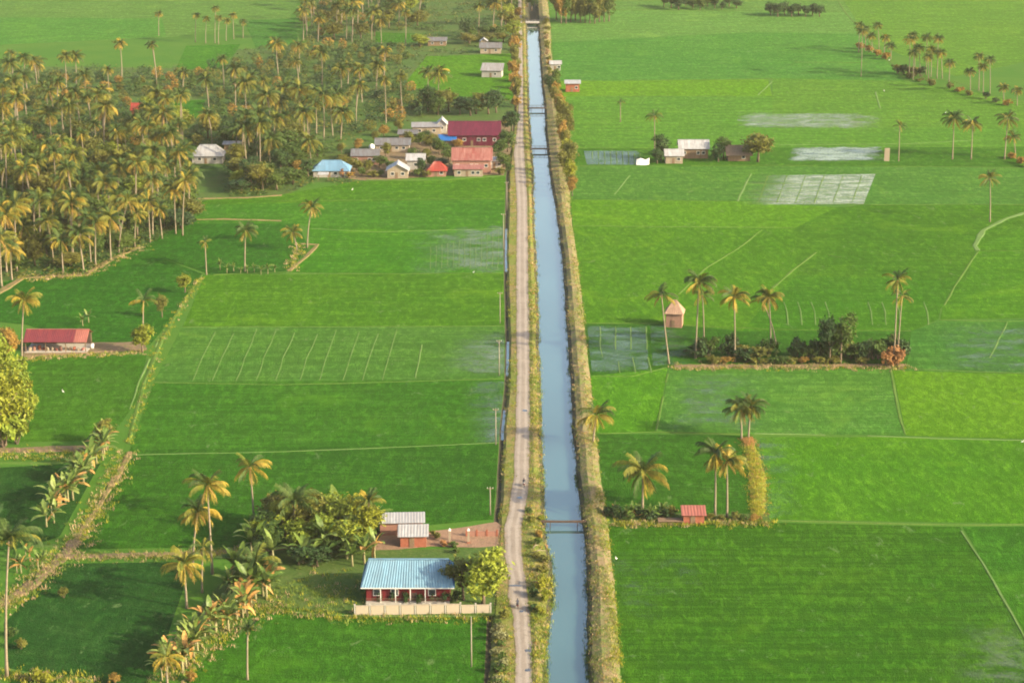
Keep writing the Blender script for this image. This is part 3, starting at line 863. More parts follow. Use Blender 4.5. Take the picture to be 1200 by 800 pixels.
FR = {}
def frond_meshes():
    specs = {'up': (3.9, 1.15, 1.0, 0.55), 'mid': (4.7, 0.82, 2.0, 0.85), 'flat': (4.7, 0.35, 1.75, 1.0), 'low': (4.3, -0.15, 1.25, 1.15), 'dead': (3.6, -0.75, 0.75, 1.25)}
    for k, (L, e, dr, hg) in specs.items():
        for v in range(3):
            b = MB()
            frond_into(b, L * random.uniform(0.9, 1.08), e + random.uniform(-.1, .1), dr * random.uniform(0.85, 1.15), hang=hg, pairs=17)
            for mk in ('frond_green', 'frond_olive', 'frond_gold', 'frond_dry'):
                FR[k, v, mk] = b.mesh('frond', [M[mk]])
frond_meshes()
FROND_PLAN = ['up'] * 6 + ['mid'] * 7 + ['flat'] * 6 + ['low'] * 7 + ['dead'] * 5
def frond_choice(k, dry):
    r = random.random()
    if k == 'dead': return 'frond_dry' if r < 0.15 + dry * .5 else ('frond_gold' if r < .6 + dry * .4 else 'frond_olive')
    if k == 'low': return 'frond_gold' if r < 0.05 + dry * .9 else ('frond_olive' if r < .75 else 'frond_green')
    if k == 'flat': return 'frond_gold' if r < dry * 0.5 else ('frond_olive' if r < 0.35 + dry else 'frond_green')
    return 'frond_gold' if r < dry * 0.2 else ('frond_olive' if r < 0.1 + dry * .6 else 'frond_green')

def crown_mesh(dry, seed, n=22):
    random.seed(seed)
    b = MB()
    keys = ['frond_green', 'frond_olive', 'frond_gold', 'frond_dry']
    specs = {'up': (3.7, 1.15, 1.0, 0.55), 'mid': (4.5, 0.82, 2.0, 0.85), 'flat': (4.5, 0.35, 1.75, 1.0), 'low': (4.1, -0.15, 1.25, 1.15), 'dead': (3.4, -0.75, 0.75, 1.25)}
    for i, k in enumerate(FROND_PLAN[:n] if n < 31 else FROND_PLAN):
        L, e, dr, hg = specs[k]
        frond_into(b, L * random.uniform(.85, 1.1), e + random.uniform(-.15, .15), dr * random.uniform(.8, 1.2), i * 2.4 + random.uniform(-.3, .3), pairs=11, leaf=1.05, hang=hg, mi=keys.index(frond_choice(k, dry)))
    b.ball((0, 0, -0.25), (0.5, 0.5, 0.45), 2, 6, 4)
    return b.mesh('crown', [M[k] for k in keys])

CROWNS = [crown_mesh(d, 40 + i, 31) for i, d in enumerate((0.0, 0.10, 0.20, 0.30, 0.45, 0.12, 0.35, 0.05, 0.6, 0.25))]
random.seed(5)
def trunk_mesh(top, r0=0.22, r1=0.12, bow=0.0, n=8):
    b = MB()
    top = Vector(top); path, rad = [], []
    for i in range(n + 1):
        t = i / n
        off = Vector((top.x * t * t * 0.6 + top.x * t * 0.4 + bow * math.sin(math.pi * t), top.y * t, top.z * t - (0.3 if i == 0 else 0)))
        path.append(off); rad.append((r0 + (r1 - r0) * t) * (1.5 if i == 0 else 1.0) * (1 + 0.06 * (i % 2)))
    b.tube(path, rad, 7)
    return b.mesh('trunk', [M['trunk']], True)
def nut_mesh():
    b = MB()
    for k in range(7):
        a = k * 2.4
        b.ball((0.34 * math.cos(a), 0.34 * math.sin(a), -0.35 - 0.1 * (k % 3)), (0.15, 0.15, 0.19), 0, 6, 4)
    return b.mesh('coconut_cluster', [M['coconut']], True)
NUTS = nut_mesh()
DEFAULT_GROUP = {}
def palm(base_px, crown_px, label, group=None, size=1.0, dry=0.3, fronds=True, nf=31, bow=0.0, name='coconut_palm', upright=False):
    base = G(*base_px)
    h = max(1.2, height_at(base, crown_px[1]))
    # sideways lean so that the crown stands where the photograph has it
    k = FPX / -(CINV @ (Vector((base.x, base.y, h)) - Vector((0, 0, CAM_H)))).z
    lean = (crown_px[0] - P((base.x, base.y, h))[0]) / k
    root = empty(name, base)
    tag(root, label, 'palm tree', group)
    top = (lean, random.uniform(-.4, .4), h)
    put('trunk', trunk_mesh(top, 0.23 * max(0.8, size), 0.13, bow), root)
    if fronds:
        plan = FROND_PLAN[:]
        random.shuffle(plan)
        if upright: plan = ['up'] * 7 + ['mid'] * 9 + ['flat'] * 6
        plan = plan[:nf]
        for i, kk in enumerate(plan):
            f = put('frond', FR[kk, random.randrange(3), frond_choice(kk, dry)], root, top, i * 2.4 + random.uniform(-.35, .35), size * random.uniform(0.85, 1.1))
            f.rotation_euler.x = random.uniform(-.25, .25)
        put('coconut_cluster', NUTS, root, top, 0, max(0.8, size))
    else:
        put('crown', random.choice(CROWNS), root, top, random.uniform(0, 6.28), size)
    return root

# single palms of the photograph: base pixel, crown pixel
palm((287, 318), (288, 270), 'lone coconut palm beside the low banana clump at the field corner', size=0.95, dry=0.15)
palm((360, 290), (365, 243), 'slim coconut palm on the tan bund corner beside a stubby orange palm', size=0.9, dry=0.5)
palm((348, 293), (343, 272), 'stubby orange-fronded palm on the tan bund corner', size=0.85, dry=0.7)
palm((242, 322), (240, 284), 'thin palm with sparse crown above the yellow bush on the path', size=0.6, dry=0.1, nf=12)
palm((298, 614), (293, 546), 'golden palm rising from the banana grove, its crown above all leaves', size=0.95, dry=0.75, nf=20)
palm((249, 672), (243, 568), 'tallest golden palm of the three beside the dark green paddy', size=1.0, dry=0.6)
palm((226, 664), (232, 600), 'golden palm standing close under the tallest of the palm trio', size=0.95, dry=0.7)
palm((219, 712), (216, 660), 'orange dry-fronded palm leaning over the dark green paddy edge', size=1.0, dry=1.0)
palm((237, 694), (238, 640), 'thin-trunked palm between the orange dry palm and the banana row', size=0.8, dry=0.4, nf=14)
palm((8, 792), (10, 634), 'very tall slender palm with broad green crown by the brown path', size=1.15, dry=0.0, upright=True)
palm((26, 432), (28, 352), 'golden palm with bare pale trunk at the end of the red open shed', size=1.0, dry=0.7)
palm((168, 402), (168, 352), 'ragged half-bare palm above the round yellow bush', size=0.85, dry=0.2, nf=11)
palm((695, 520), (699, 486), 'short golden palm growing on the canal bank', size=1.0, dry=0.45)
palm((753, 602), (753, 553), 'big drooping palm among dark shrubs beside the canal', size=1.3, dry=0.45)
palm((838, 604), (838, 530), 'brown palm beside the golden one by the small pink-roofed hut', size=1.0, dry=0.25)
palm((852, 606), (852, 541), 'golden palm between the small pink-roofed hut and the yellow mound', size=1.0, dry=0.85)
palm((869, 514), (868, 479), 'twin palm growing at the top end of the yellow mound', 'twin palms on the mound', size=0.95, dry=0.1)
palm((877, 514), (880, 476), 'twin palm growing at the top end of the yellow mound', 'twin palms on the mound', size=0.9, dry=0.1)
palm((784, 426), (775, 345), 'leaning dark palm beside the tall straw-roofed hut', size=0.95, dry=0.05, nf=16, bow=-0.4)
palm((815, 420), (819, 330), 'dark green palm at the end of the shrub hedge, next to the straw-roofed hut', size=1.05, dry=0.15)
palm((825, 410), (823, 345), 'thin palm close behind the dark green palm of the hedge', size=0.8, dry=0.2, nf=16)
palm((861, 424), (860, 347), 'golden palm standing in the middle of the shrub hedge', size=0.95, dry=0.8)
palm((903, 412), (901, 347), 'golden-brown palm between the hedge middle and the dark round tree', size=0.95, dry=0.7)
palm((910, 408), (893, 352), 'slender palm touching the golden-brown palm in the hedge', size=0.75, dry=0.4, nf=14)
palm((1047, 428), (1052, 328), 'tall palm rising from the orange shrub at the hedge end', size=0.9, dry=0.25, nf=18)
palm((1051, 426), (1057, 346), 'shorter palm close against the tall one at the hedge end', size=0.75, dry=0.3, nf=14)
palm((1160, 260), (1160, 209), 'lone palm beside the curved pale bund', size=0.95, dry=0.2, nf=18)
palm((1116, 187), (1118, 139), 'dark feathery palm of the pair on the long pale bund', size=1.05, dry=0.0)
palm((1138, 187), (1140, 145), 'lighter olive palm of the pair on the long pale bund', size=1.0, dry=0.25)
palm((1177, 187), (1181, 139), 'full-crowned palm standing over a dry shrub on the bund', size=1.05, dry=0.1)
palm((1190, 186), (1187, 160), 'short brown palm beside the full-crowned palm on the bund', size=0.8, dry=0.4)
palm((1053, 189), (1054, 147), 'small-crowned palm beside the flooded strip and tan post', size=0.65, dry=0.15, nf=14)
palm((767, 178), (767, 136), 'ragged palm behind the grey-roofed farmhouse', size=0.8, dry=0.15, nf=16)
palm((727, 143), (727, 120), 'tiny lone palm in the open far field', size=0.5, dry=0.1, nf=12)
palm((186, 42), (186, 16), 'single thin palm on the far field left of the palm row', size=0.6, dry=0.2, fronds=False)
for x, yb, yc in ((229, 50, 18), (241, 51, 22), (252, 51, 10), (256, 52, 21), (265, 48, 24), (274, 46, 18), (285, 45, 26)):
    palm((x, yb), (x - random.uniform(-1, 1), yc), 'thin palm in the open row on the far green field', 'row of thin palms on the far field', size=0.6, dry=0.15, fronds=False)
for x, yb, yc in ((1009, 90, 36), (1006, 62, 30), (1014, 60, 34), (1022, 62, 42), (1030, 58, 30), (1036, 64, 44), (1044, 70, 54)):
    palm((x, yb), (x + random.uniform(-2, 2), yc), 'far palm in the small clump where the bunds meet', 'small far palm clump', size=0.72, dry=0.3, fronds=False)
for x, yb, yc in ((1065, 92, 46), (1072, 88, 42), (1078, 90, 56), (1085, 88, 44), (1091, 90, 58), (1098, 92, 45), (1104, 92, 62), (1112, 96, 74), (1088, 94, 66), (1070, 94, 62)):
    palm((x, yb), (x + random.uniform(-2, 2), yc), 'far palm in the dense brown clump on the right-hand bund', 'dense far palm clump', size=0.75, dry=0.5, fronds=False)
for x, yb, yc in ((1137, 108, 84), (1147, 106, 66), (1152, 110, 78), (1160, 112, 70), (1176, 118, 102), (1192, 124, 106)):
    palm((x, yb), (x, yc), 'far palm in the straggling row along the bund', 'straggling far palms', size=0.7, dry=0.35, fronds=False)
# the front rank of the grove
for bx, by, cx, cy, s, d in ((48, 292, 46, 234, 1.0, .3), (62, 288, 62, 236, .8, .8), (139, 296, 150, 236, 1.0, .8), (86, 304, 84, 238, 1.05, .5), (98, 318, 92, 275, 1.2, .5),
                            (112, 312, 112, 262, 1.05, .6), (130, 306, 128, 256, 1.1, .7), (74, 320, 72, 282, 1.1, .4), (206, 274, 204, 222, .95, .8), (214, 276, 217, 212, .95, .9), (176, 284, 174, 236, .95, .4), (190, 280, 186, 244, .9, .3),
                            (158, 290, 160, 250, .9, .4), (8, 322, 6, 252, 1.2, .9), (2, 336, 0, 280, 1.2, 1.0), (20, 318, 17, 240, 1.1, .7), (14, 328, 12, 292, 1.1, .8)):
    look = ('tall ' if by - cy > 55 else 'short ') + ('golden' if d >= .7 else 'olive-gold' if d >= .5 else 'green') + (' broad-crowned' if s > 1.04 else '')
    palm((bx, by), (cx, cy), look + ' palm in the front rank of the grove beside the rice', 'palms at the front edge of the grove', size=s, dry=d)

# ------------------------------------------------------------------ broadleaf trees and shrubs
def foliage_mesh(rx, ry, rz, clumps, per, leaf, seed, low=0.0, flat=0.0):
    rnd = random.Random(seed)
    b = MB()
    lobes = [Vector((rnd.uniform(-.45, .45), rnd.uniform(-.45, .45), rnd.uniform(-.35, .45))) for _ in range(6)]
    n = 0
    while n < clumps:
        lb = rnd.choice(lobes)
        d = Vector((rnd.gauss(0, 1), rnd.gauss(0, 1), rnd.gauss(0.25, 1))).normalized()
        c = lb + d * rnd.uniform(0.38, 0.62)
        if c.z < -0.9 + low: continue
        c = Vector((c.x * rx, c.y * ry, c.z * rz))
        n += 1
        cr = rnd.uniform(0.16, 0.30) * (rx + rz) / 2
        for _ in range(per):
            e = Vector((rnd.gauss(0, .5), rnd.gauss(0, .5), rnd.gauss(0, .42))) * cr + c
            nr = (Vector((c.x / rx, c.y / ry, c.z / rz)) * 0.8 + Vector((rnd.gauss(0, .6), rnd.gauss(0, .6), rnd.gauss(0.45, .6)))).normalized()
            u = nr.cross(Vector((rnd.gauss(0, 1), rnd.gauss(0, 1), rnd.gauss(0, 1)))).normalized()
            w = nr.cross(u)
            s = leaf * rnd.uniform(0.6, 1.3)
            b.poly((e - u * s, e + w * s * .42, e + u * s, e - w * s * .42))
    return b.mesh('crown', [M['leaf_mid']])
def tree_trunk(h, spread, seed):
    rnd = random.Random(seed)
    b = MB()
    b.tube([(0, 0, -.3), (0.1, 0, h * .35), (-0.05, .1, h * .7)], [.34, .24, .16], 7)
    for k in range(5):
        a = k * 1.26 + rnd.uniform(-.3, .3); z0 = h * rnd.uniform(.4, .66)
        b.tube([(0, 0, z0), (math.cos(a) * spread * .4, math.sin(a) * spread * .4, z0 + h * .18), (math.cos(a) * spread * .75, math.sin(a) * spread * .75, z0 + h * .34)], [.14, .09, .03], 5)
    return b.mesh('trunk', [M['bark']], True)
TREE_F = [foliage_mesh(3.5, 3.5, 4.1, 84, 24, 0.40, 100 + i) for i in range(6)]
TREE_T = [tree_trunk(7.0, 3.0, 200 + i) for i in range(3)]
SHRUB_F = [foliage_mesh(1.5, 1.5, 1.25, 30, 20, 0.27, 300 + i, 0.15) for i in range(6)]
def shrub_stem(seed):
    rnd = random.Random(seed); b = MB()
    for k in range(5):
        a = k * 1.3
        b.tube([(0, 0, -.2), (math.cos(a) * .4, math.sin(a) * .4, .7), (math.cos(a) * .8, math.sin(a) * .8, 1.5)], [.07, .05, .02], 5)
    return b.mesh('stem', [M['bark']])
SHRUB_S = [shrub_stem(1), shrub_stem(2)]

def with_mat(o, mat):
    o.material_slots[0].link = 'OBJECT'
    o.material_slots[0].material = M[mat]
    return o
def tree(px, py, wid, hgt, label, group=None, mat='leaf_mid', name='broadleaf_tree', cat='tree'):
    """wid, hgt in metres"""
    root = empty(name, G(px, py), random.uniform(0, 6.28))
    tag(root, label, cat, group)
    sx, sz = wid / 7.6, hgt / 10.4
    put('trunk', random.choice(TREE_T), root, None, 0, (sx, sx, sz))
    with_mat(put('crown', random.choice(TREE_F), root, (0, 0, 5.6 * sz), 0, (sx, sx, sz)), mat)
    return root
def shrub(px, py, wid, hgt, label, group=None, mat='leaf_mid', name='shrub', cat='shrub'):
    root = empty(name, G(px, py), random.uniform(0, 6.28))
    tag(root, label, cat, group)
    sx, sz = wid / 3.3, hgt / 2.7
    put('stem', random.choice(SHRUB_S), root, None, 0, (sx, sx, sz))
    with_mat(put('foliage', random.choice(SHRUB_F), root, (0, 0, 1.2 * sz), 0, (sx, sx, sz)), mat)
    return root

# ------------------------------------------------------------------ banana plants
def banana_leaf(L, wid, elev, droop, seed):
    rnd = random.Random(seed); b = MB()
    p = Vector((0, 0, 0)); a = elev; n = 6; prev = None
    for i in range(n + 1):
        t = i / n
        w = wid * (0.12 if i == 0 else math.sin(math.pi * (0.12 + 0.84 * t)) ** 0.7) * rnd.uniform(.85, 1.1)
        up = 0.25 * w
        ids = (b.vert(p + Vector((0, w, up))), b.vert(p), b.vert(p + Vector((0, -w, up * rnd.uniform(.2, 1.2)))))
        if prev:
            b.face((prev[0], prev[1], ids[1], ids[0])); b.face((prev[1], prev[2], ids[2], ids[1]))
        prev = ids
        p = p + Vector((math.cos(a), 0, math.sin(a))) * (L / n)
        a -= droop / n * (0.4 + 1.2 * t)
    return b
BL = {}
for k, (L, w, e, dr) in {'up': (2.7, .36, 1.25, .7), 'arch': (2.9, .40, .85, 1.5), 'low': (2.6, .38, .25, 1.2), 'dead': (2.2, .26, -.7, .6)}.items():
    for v in range(2):
        b = banana_leaf(L, w, e, dr, v + 5)
        for mk in ('banana_green', 'banana_pale', 'banana_dry'):
            BL[k, v, mk] = b.mesh('leaf', [M[mk]])
def banana_stem_mesh():
    b = MB(); b.tube([(0, 0, -.2), (.03, 0, 1.0), (0, .04, 2.2)], [.2, .15, .09], 7)
    return b.mesh('stem', [M['banana_stem']], True)
BST = banana_stem_mesh()
def banana(px, py, size, label, group, pale=0.3, dry=0.2, nl=9):
    root = empty('banana_plant', G(px, py), random.uniform(0, 6.28))
    tag(root, label, 'banana plant', group)
    put('stem', BST, root, None, 0, size)
    plan = (['up'] * 3 + ['arch'] * 4 + ['low'] * 2)[:nl]
    for i, k in enumerate(plan):
        mk = 'banana_pale' if random.random() < pale else 'banana_green'
        if k == 'low' and random.random() < dry * 2: k, mk = 'dead', 'banana_dry'
        elif random.random() < dry: mk = 'banana_dry'
        o = put('leaf', BL[k, random.randrange(2), mk], root, (0, 0, 2.1 * size), i * 2.4 + random.uniform(-.4, .4), size * random.uniform(.85, 1.15))
        o.rotation_euler.x = random.uniform(-.3, .3)
    return root

random.seed(21)
# bananas on the diagonal path
for i in range(26):
    t = i / 25
    x, y = 140 - 72 * t + random.uniform(-8, 6), 520 + 88 * t + random.uniform(-6, 8)
    banana(x - 10, y + 4, random.uniform(1.0, 1.5), 'banana plant in the row along the brown diagonal path', 'bananas along the diagonal path', 0.5, 0.08)
# browning bananas along the dark green paddy; orange sunlight is in their leaf colour
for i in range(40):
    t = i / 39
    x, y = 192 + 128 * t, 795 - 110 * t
    banana(x + random.uniform(-9, 9), y + random.uniform(-8, 7), random.uniform(.95, 1.45), 'banana plant with browning, sunlit-orange coloured leaves in the row beside the dark green paddy', 'browning banana row', 0.55, 0.24)
# lush banana grove left of the blue-roofed house
for i in range(22):
    x, y = random.uniform(290, 446), random.uniform(612, 664)
    banana(x, y + (6 if x < 330 else 0), random.uniform(1.1, 1.75), 'lush banana plant in the grove left of the blue-roofed house', 'banana grove beside the house', 0.45 if y < 640 else .2, 0.04)
for i in range(12):
    banana(random.uniform(268, 322), random.uniform(668, 702), random.uniform(1.1, 1.6), 'dark banana plant between the grove and the browning banana row', 'dark bananas between grove and row', 0.05, 0.05)
for x, y in ((104, 378), (97, 382)):
    banana(x, y, 0.8, 'small banana plant alone in the rice behind the red open shed', 'bananas behind the open shed', 0.3, 0)
for i in range(9):
    banana(258 + i * 8, 320 + random.uniform(-4, 3), random.uniform(.5, .8), 'low banana plant in the clump at the foot of the lone palm', 'low banana clump', 0.1, 0)
for i in range(9):
    banana(720 + i * 7, 607 + random.uniform(-6, 2), random.uniform(.5, .9), 'small banana plant in the dark thicket under the drooping palm', 'bananas under the drooping palm', 0.1, 0.05)
for i in range(7):
    banana(20 + i * 5, 640 + random.uniform(10, 50), random.uniform(.6, .9), 'banana plant on the brown path corner beside the very tall palm', 'bananas by the tall palm', 0.3, 0.1)
palm((345, 634), (345, 590), 'dark spreading young palm above the banana grove', size=1.25, dry=0.05, upright=True, name='young_palm')
palm((298, 690), (298, 664), 'low dark feathery palm between bananas and shaded plot', size=1.1, dry=0.0, upright=True, name='young_palm')
palm((430, 640), (432, 588), 'yellow-green palm at the edge of the banana grove beside the zinc shed', size=0.8, dry=0.5, upright=True, name='young_palm')
palm((290, 796), (290, 740), 'small papaya-like palm alone in the bottom rice field', size=0.6, dry=0.0, upright=True, nf=14, name='young_palm')
palm((196, 800), (194, 770), 'orange tufted palm at the near end of the browning banana row', size=0.7, dry=1.0, nf=16, name='young_palm')

# single trees and shrubs
tree(566, 708, 10.0, 11.5, 'large round yellow-green tree between the blue-roofed house and the road', mat='leaf_bright')
tree(543, 703, 8.0, 8.5, 'grey-leaved tree hugging the right end of the blue-roofed house', mat='leaf_olive')
tree(985, 426, 7.5, 14.0, 'dense round dark tree lit on one side in the shrub hedge', mat='leaf_mid')
tree(972, 425, 7.0, 13.0, 'dark tree pressed against the round tree in the hedge', mat='leaf_dark')
for x, y, w, h in ((6, 522, 12, 20), (22, 510, 8, 14), (0, 470, 10, 17), (14, 480, 9, 13)):
    tree(x, y, w, h, 'tall yellow-green leafy tree in the clump below the red open shed', 'yellow-green tree clump', random.choice(['leaf_yellow', 'leaf_bright']))
for x, y, w, h in ((4, 524, 9, 9), (20, 520, 7, 7), (32, 500, 6, 6), (10, 500, 9, 10), (28, 470, 6, 8), (6, 470, 9, 10), (20, 446, 7, 7), (38, 480, 4, 5)):
    shrub(x, y, w, h, 'dense yellow-green bush filling the clump below the red open shed', 'yellow-green bushes below the shed', random.choice(['leaf_yellow', 'leaf_bright', 'leaf_bright']), name='bush', cat='bush')
tree(167, 413, 6.5, 8.5, 'round bright yellow bush at the end of the dirt strip', mat='leaf_yellow', name='bush')
tree(217, 343, 5.5, 6.0, 'bright yellow bush on the path end below the thin palm', mat='leaf_yellow', name='bush')
tree(190, 372, 4.0, 7.0, 'light green slender tree beside the diagonal path', mat='leaf_olive')
tree(120, 520, 6.0, 6.0, 'rusty-topped bush where the dirt strip meets the diagonal path', mat='leaf_olive', name='bush')
tree(366, 632, 9.0, 10, 'grey-green tree behind the banana grove', mat='leaf_olive')
tree(322, 618, 8.0, 8.5, 'dusty olive tree beside the golden palm in the banana grove', mat='leaf_olive')
tree(418, 622, 6.0, 9.0, 'bright yellow tree at the corner of the zinc-roofed shed', mat='leaf_yellow')
for x, y, w, h, m in ((335, 628, 8, 8.5, 'leaf_bright'), (352, 646, 8, 7, 'leaf_bright'), (378, 646, 8, 7.5, 'leaf_bright'), (395, 628, 9, 9.5, 'leaf_bright'), (410, 648, 8, 8, 'leaf_bright'), (430, 640, 7, 9.5, 'leaf_yellow'), (310, 634, 7, 7.5, 'leaf_mid'), (388, 652, 6, 5.5, 'leaf_mid'), (318, 650, 7, 6.5, 'leaf_mid'), (300, 640, 6, 6, 'leaf_bright'), (426, 656, 5, 5.5, 'leaf_mid'), (350, 662, 6, 4.5, 'leaf_dark'), (372, 664, 6, 4.5, 'leaf_dark')):
    tree(x, y, w, h, 'leafy {} tree in the thick clump left of the blue-roofed house'.format({'leaf_bright': 'bright green', 'leaf_mid': 'mid green', 'leaf_yellow': 'yellow', 'leaf_dark': 'dark'}[m]), 'leafy clump beside the house', m)
tree(8, 420, 7, 9, 'orange-brown tree behind the post of the red open shed', mat='leaf_gold')
tree(888, 190, 13, 12.5, 'wide golden-olive tree beside the thatched hut', mat='leaf_olive')
tree(848, 186, 7, 9, 'thin green tree between the farmhouse and the thatched hut', mat='leaf_mid')
tree(842, 190, 6, 7, 'dark bushy tree at the foot of the thin green tree', mat='leaf_dark')
tree(775, 188, 8, 11, 'dark tree against the left side of the grey-roofed farmhouse', mat='leaf_dark')
tree(770, 192, 6, 6, 'low dark tree in front of the ragged palm', mat='leaf_dark')
tree(600, 155, 9, 9, 'dark round tree between the maroon roof and the road', mat='leaf_dark')
tree(595, 178, 8, 9, 'dark green tree at the right end of the faded red roof', mat='leaf_mid')
for i in range(8):
    tree(500 + i * 12 + random.uniform(-4, 4), 138 + random.uniform(-12, 2), random.uniform(8, 12), random.uniform(8, 11), 'broad tree directly behind the big maroon roof', 'trees behind the maroon roof', random.choice(['leaf_dark', 'leaf_mid', 'leaf_olive']))
for x, y, w, h, m in ((515, 182, 7, 7, 'leaf_mid'), (505, 176, 7, 7, 'leaf_olive'), (522, 180, 5, 5, 'leaf_mid')):
    tree(x, y, w, h, 'leafy yard tree between the grey roof and the faded red roof', 'yard trees in the village', m)
for x, y, m in ((410, 209, 'leaf_gold'), (402, 208, 'leaf_rust'), (436, 208, 'leaf_olive'), (446, 207, 'leaf_mid'), (424, 206, 'leaf_mid'), (370, 206, 'leaf_mid'), (500, 208, 'leaf_olive'), (490, 207, 'leaf_mid'), (535, 205, 'leaf_olive'), (472, 207, 'leaf_gold'), (585, 205, 'leaf_olive'), (596, 200, 'leaf_mid'), (594, 190, 'leaf_olive')):
    shrub(x, y, random.uniform(3, 5), random.uniform(2.5, 4.5), 'garden shrub in front of the village houses', 'village garden shrubs', m)
VG = [(452, 186), (445, 196), (418, 200), (478, 172), (492, 170), (505, 196), (520, 196), (526, 188), (440, 166), (450, 160), (410, 186), (400, 180), (468, 156), (500, 186), (585, 182), (590, 168), (592, 150), (420, 178), (404, 196), (430, 204), (458, 200), (535, 174), (500, 168), (483, 186), (495, 205), (590, 196)]
for x, y in VG:
    tree(x, y, random.uniform(4, 7.5), random.uniform(3.5, 7), 'leafy garden tree squeezed between the village houses', 'garden trees between village houses', random.choice(['leaf_mid', 'leaf_olive', 'leaf_dark', 'leaf_mid', 'leaf_gold']))
# hedge in the right fields
for i in range(38):
    x = 818 + i * 6.4
    front = random.random() < .22
    m = random.choice(['leaf_gold', 'leaf_olive', 'leaf_olive', 'leaf_mid']) if front else random.choice(['leaf_dark', 'leaf_mid', 'leaf_mid', 'leaf_olive'])
    shrub(x, 426 if front else 421 + random.uniform(-5, 3), random.uniform(3.5, 5.0) if front else random.uniform(5.0, 7.5), random.uniform(1.6, 2.6) if front else random.uniform(4.0, 7.0),
          'olive-brown shrub low at the foot of the hedge between the fields' if front else ('olive' if m == 'leaf_olive' else 'dark green' if m == 'leaf_dark' else 'mid green') + ' shrub in the hedge between the fields', 'dry shrubs of the hedge' if front else 'dark shrubs of the hedge', m)
for x, y, h in ((1046, 428, 6.5), (1040, 430, 5), (1052, 429, 5.0)):
    shrub(x, y, 4.5, h, 'orange shrub at the hedge end under the tall palm', 'orange shrubs at the hedge end', 'leaf_rust')
for x, y, m in ((720, 606, 'leaf_dark'), (735, 608, 'leaf_mid'), (745, 604, 'leaf_dark'), (760, 607, 'leaf_dark'), (775, 606, 'leaf_dark'), (785, 604, 'leaf_olive'), (712, 604, 'leaf_dark')):
    shrub(x, y, random.uniform(3, 4.5), random.uniform(2, 3.2), 'dark shrub in the thicket under the drooping palm', 'thicket under the drooping palm', m)
for x, y in ((833, 608), (862, 608), (872, 609), (884, 609), (845, 609)):
    shrub(x, y, random.uniform(2, 3), random.uniform(1.2, 2), 'small pale shrub near the small pink-roofed hut', 'shrubs near the pink-roofed hut', random.choice(['leaf_olive', 'leaf_gold', 'leaf_mid']))
for i in range(9):
    shrub(1064 + i * 15 + random.uniform(-4, 4), 92 + i * 4, random.uniform(4, 7), random.uniform(2, 4), 'dusty shrub along the far right-hand bund', 'shrubs on the far bund', random.choice(['leaf_olive', 'leaf_olive', 'leaf_gold', 'leaf_dark']))
for i in range(4):
    shrub(1008 + i * 10, 58 + i * 4, 6, 4, 'brownish shrub under the small far palm clump', 'shrubs of the small far clump', 'leaf_gold')
for i in range(5):
    shrub(1052 + i * 7, 86 + i, 6, 5, 'dark shrub at the foot of the dense far palm clump', 'shrubs of the dense far clump', random.choice(['leaf_dark', 'leaf_olive']))
for x, y in ((1184, 186), (1196, 192), (1205, 196)):
    shrub(x, y, 5, 3, 'dry shrub under the full-crowned palm on the bund', 'dry shrubs on the right bund', 'leaf_gold')
# far dark tree rows
for i in range(11):
    tree(778 + i * 8.5, 8 + (i % 3) * 2, random.uniform(5, 9), random.uniform(5, 9), 'dark tree in the far tree row beyond the right fields', 'far dark tree row', random.choice(['leaf_dark', 'leaf_mid']))
for i in range(8):
    tree(903 + i * 8.2, 18 + (i % 2) * 2, random.uniform(6, 9), random.uniform(6, 8.5), 'dark tree in the short far hedge between bright fields', 'short far hedge', 'leaf_dark')
for i in range(12):
    tree(652 + i * 5.6, 26 + random.uniform(-3, 2), random.uniform(7, 10), random.uniform(12, 19), 'tall brownish tree in the block at the far canal end', 'tree block at the canal end', random.choice(['leaf_olive', 'leaf_gold', 'leaf_olive', 'leaf_mid']))
for x, y in ((623, 12), (618, 8), (628, 6), (622, 4)):
    tree(x, y, 9, 13, 'dark tree closing the far end of the canal', 'trees closing the canal', 'leaf_dark')
# trees on the right canal bank
for i in range(26):
    y = 100 + i * 5.2
    x = interp(T_BR, y) - 5 + random.uniform(-5, 6) + (2 if y > 140 else -3)
    m = random.choice(['leaf_gold', 'leaf_olive', 'leaf_yellow', 'leaf_olive'] if y > 130 else ['leaf_olive', 'leaf_gold', 'leaf_mid', 'leaf_dark'])
    tree(x, y, random.uniform(4.0, 6.5), random.uniform(6, 11), 'golden bushy tree in the row on the right canal bank', 'golden trees on the canal bank', m)
for i in range(12):
    y = 30 + i * 6
    shrub(interp(T_BR, y) - 5, y, random.uniform(3, 4.5), random.uniform(2.5, 5), 'dry shrub on the far right canal bank', 'dry shrubs on the far bank', random.choice(['leaf_olive', 'grass_dry', 'leaf_gold']))
for i in range(17):
    y = 6 + i * 7.5
    shrub(603 + random.uniform(-3, 3), y, random.uniform(5, 8), random.uniform(5, 9), 'leafy shrub crowding the road edge beyond the village', 'shrubs along the far road', random.choice(['leaf_olive', 'leaf_gold', 'leaf_mid', 'leaf_olive']))
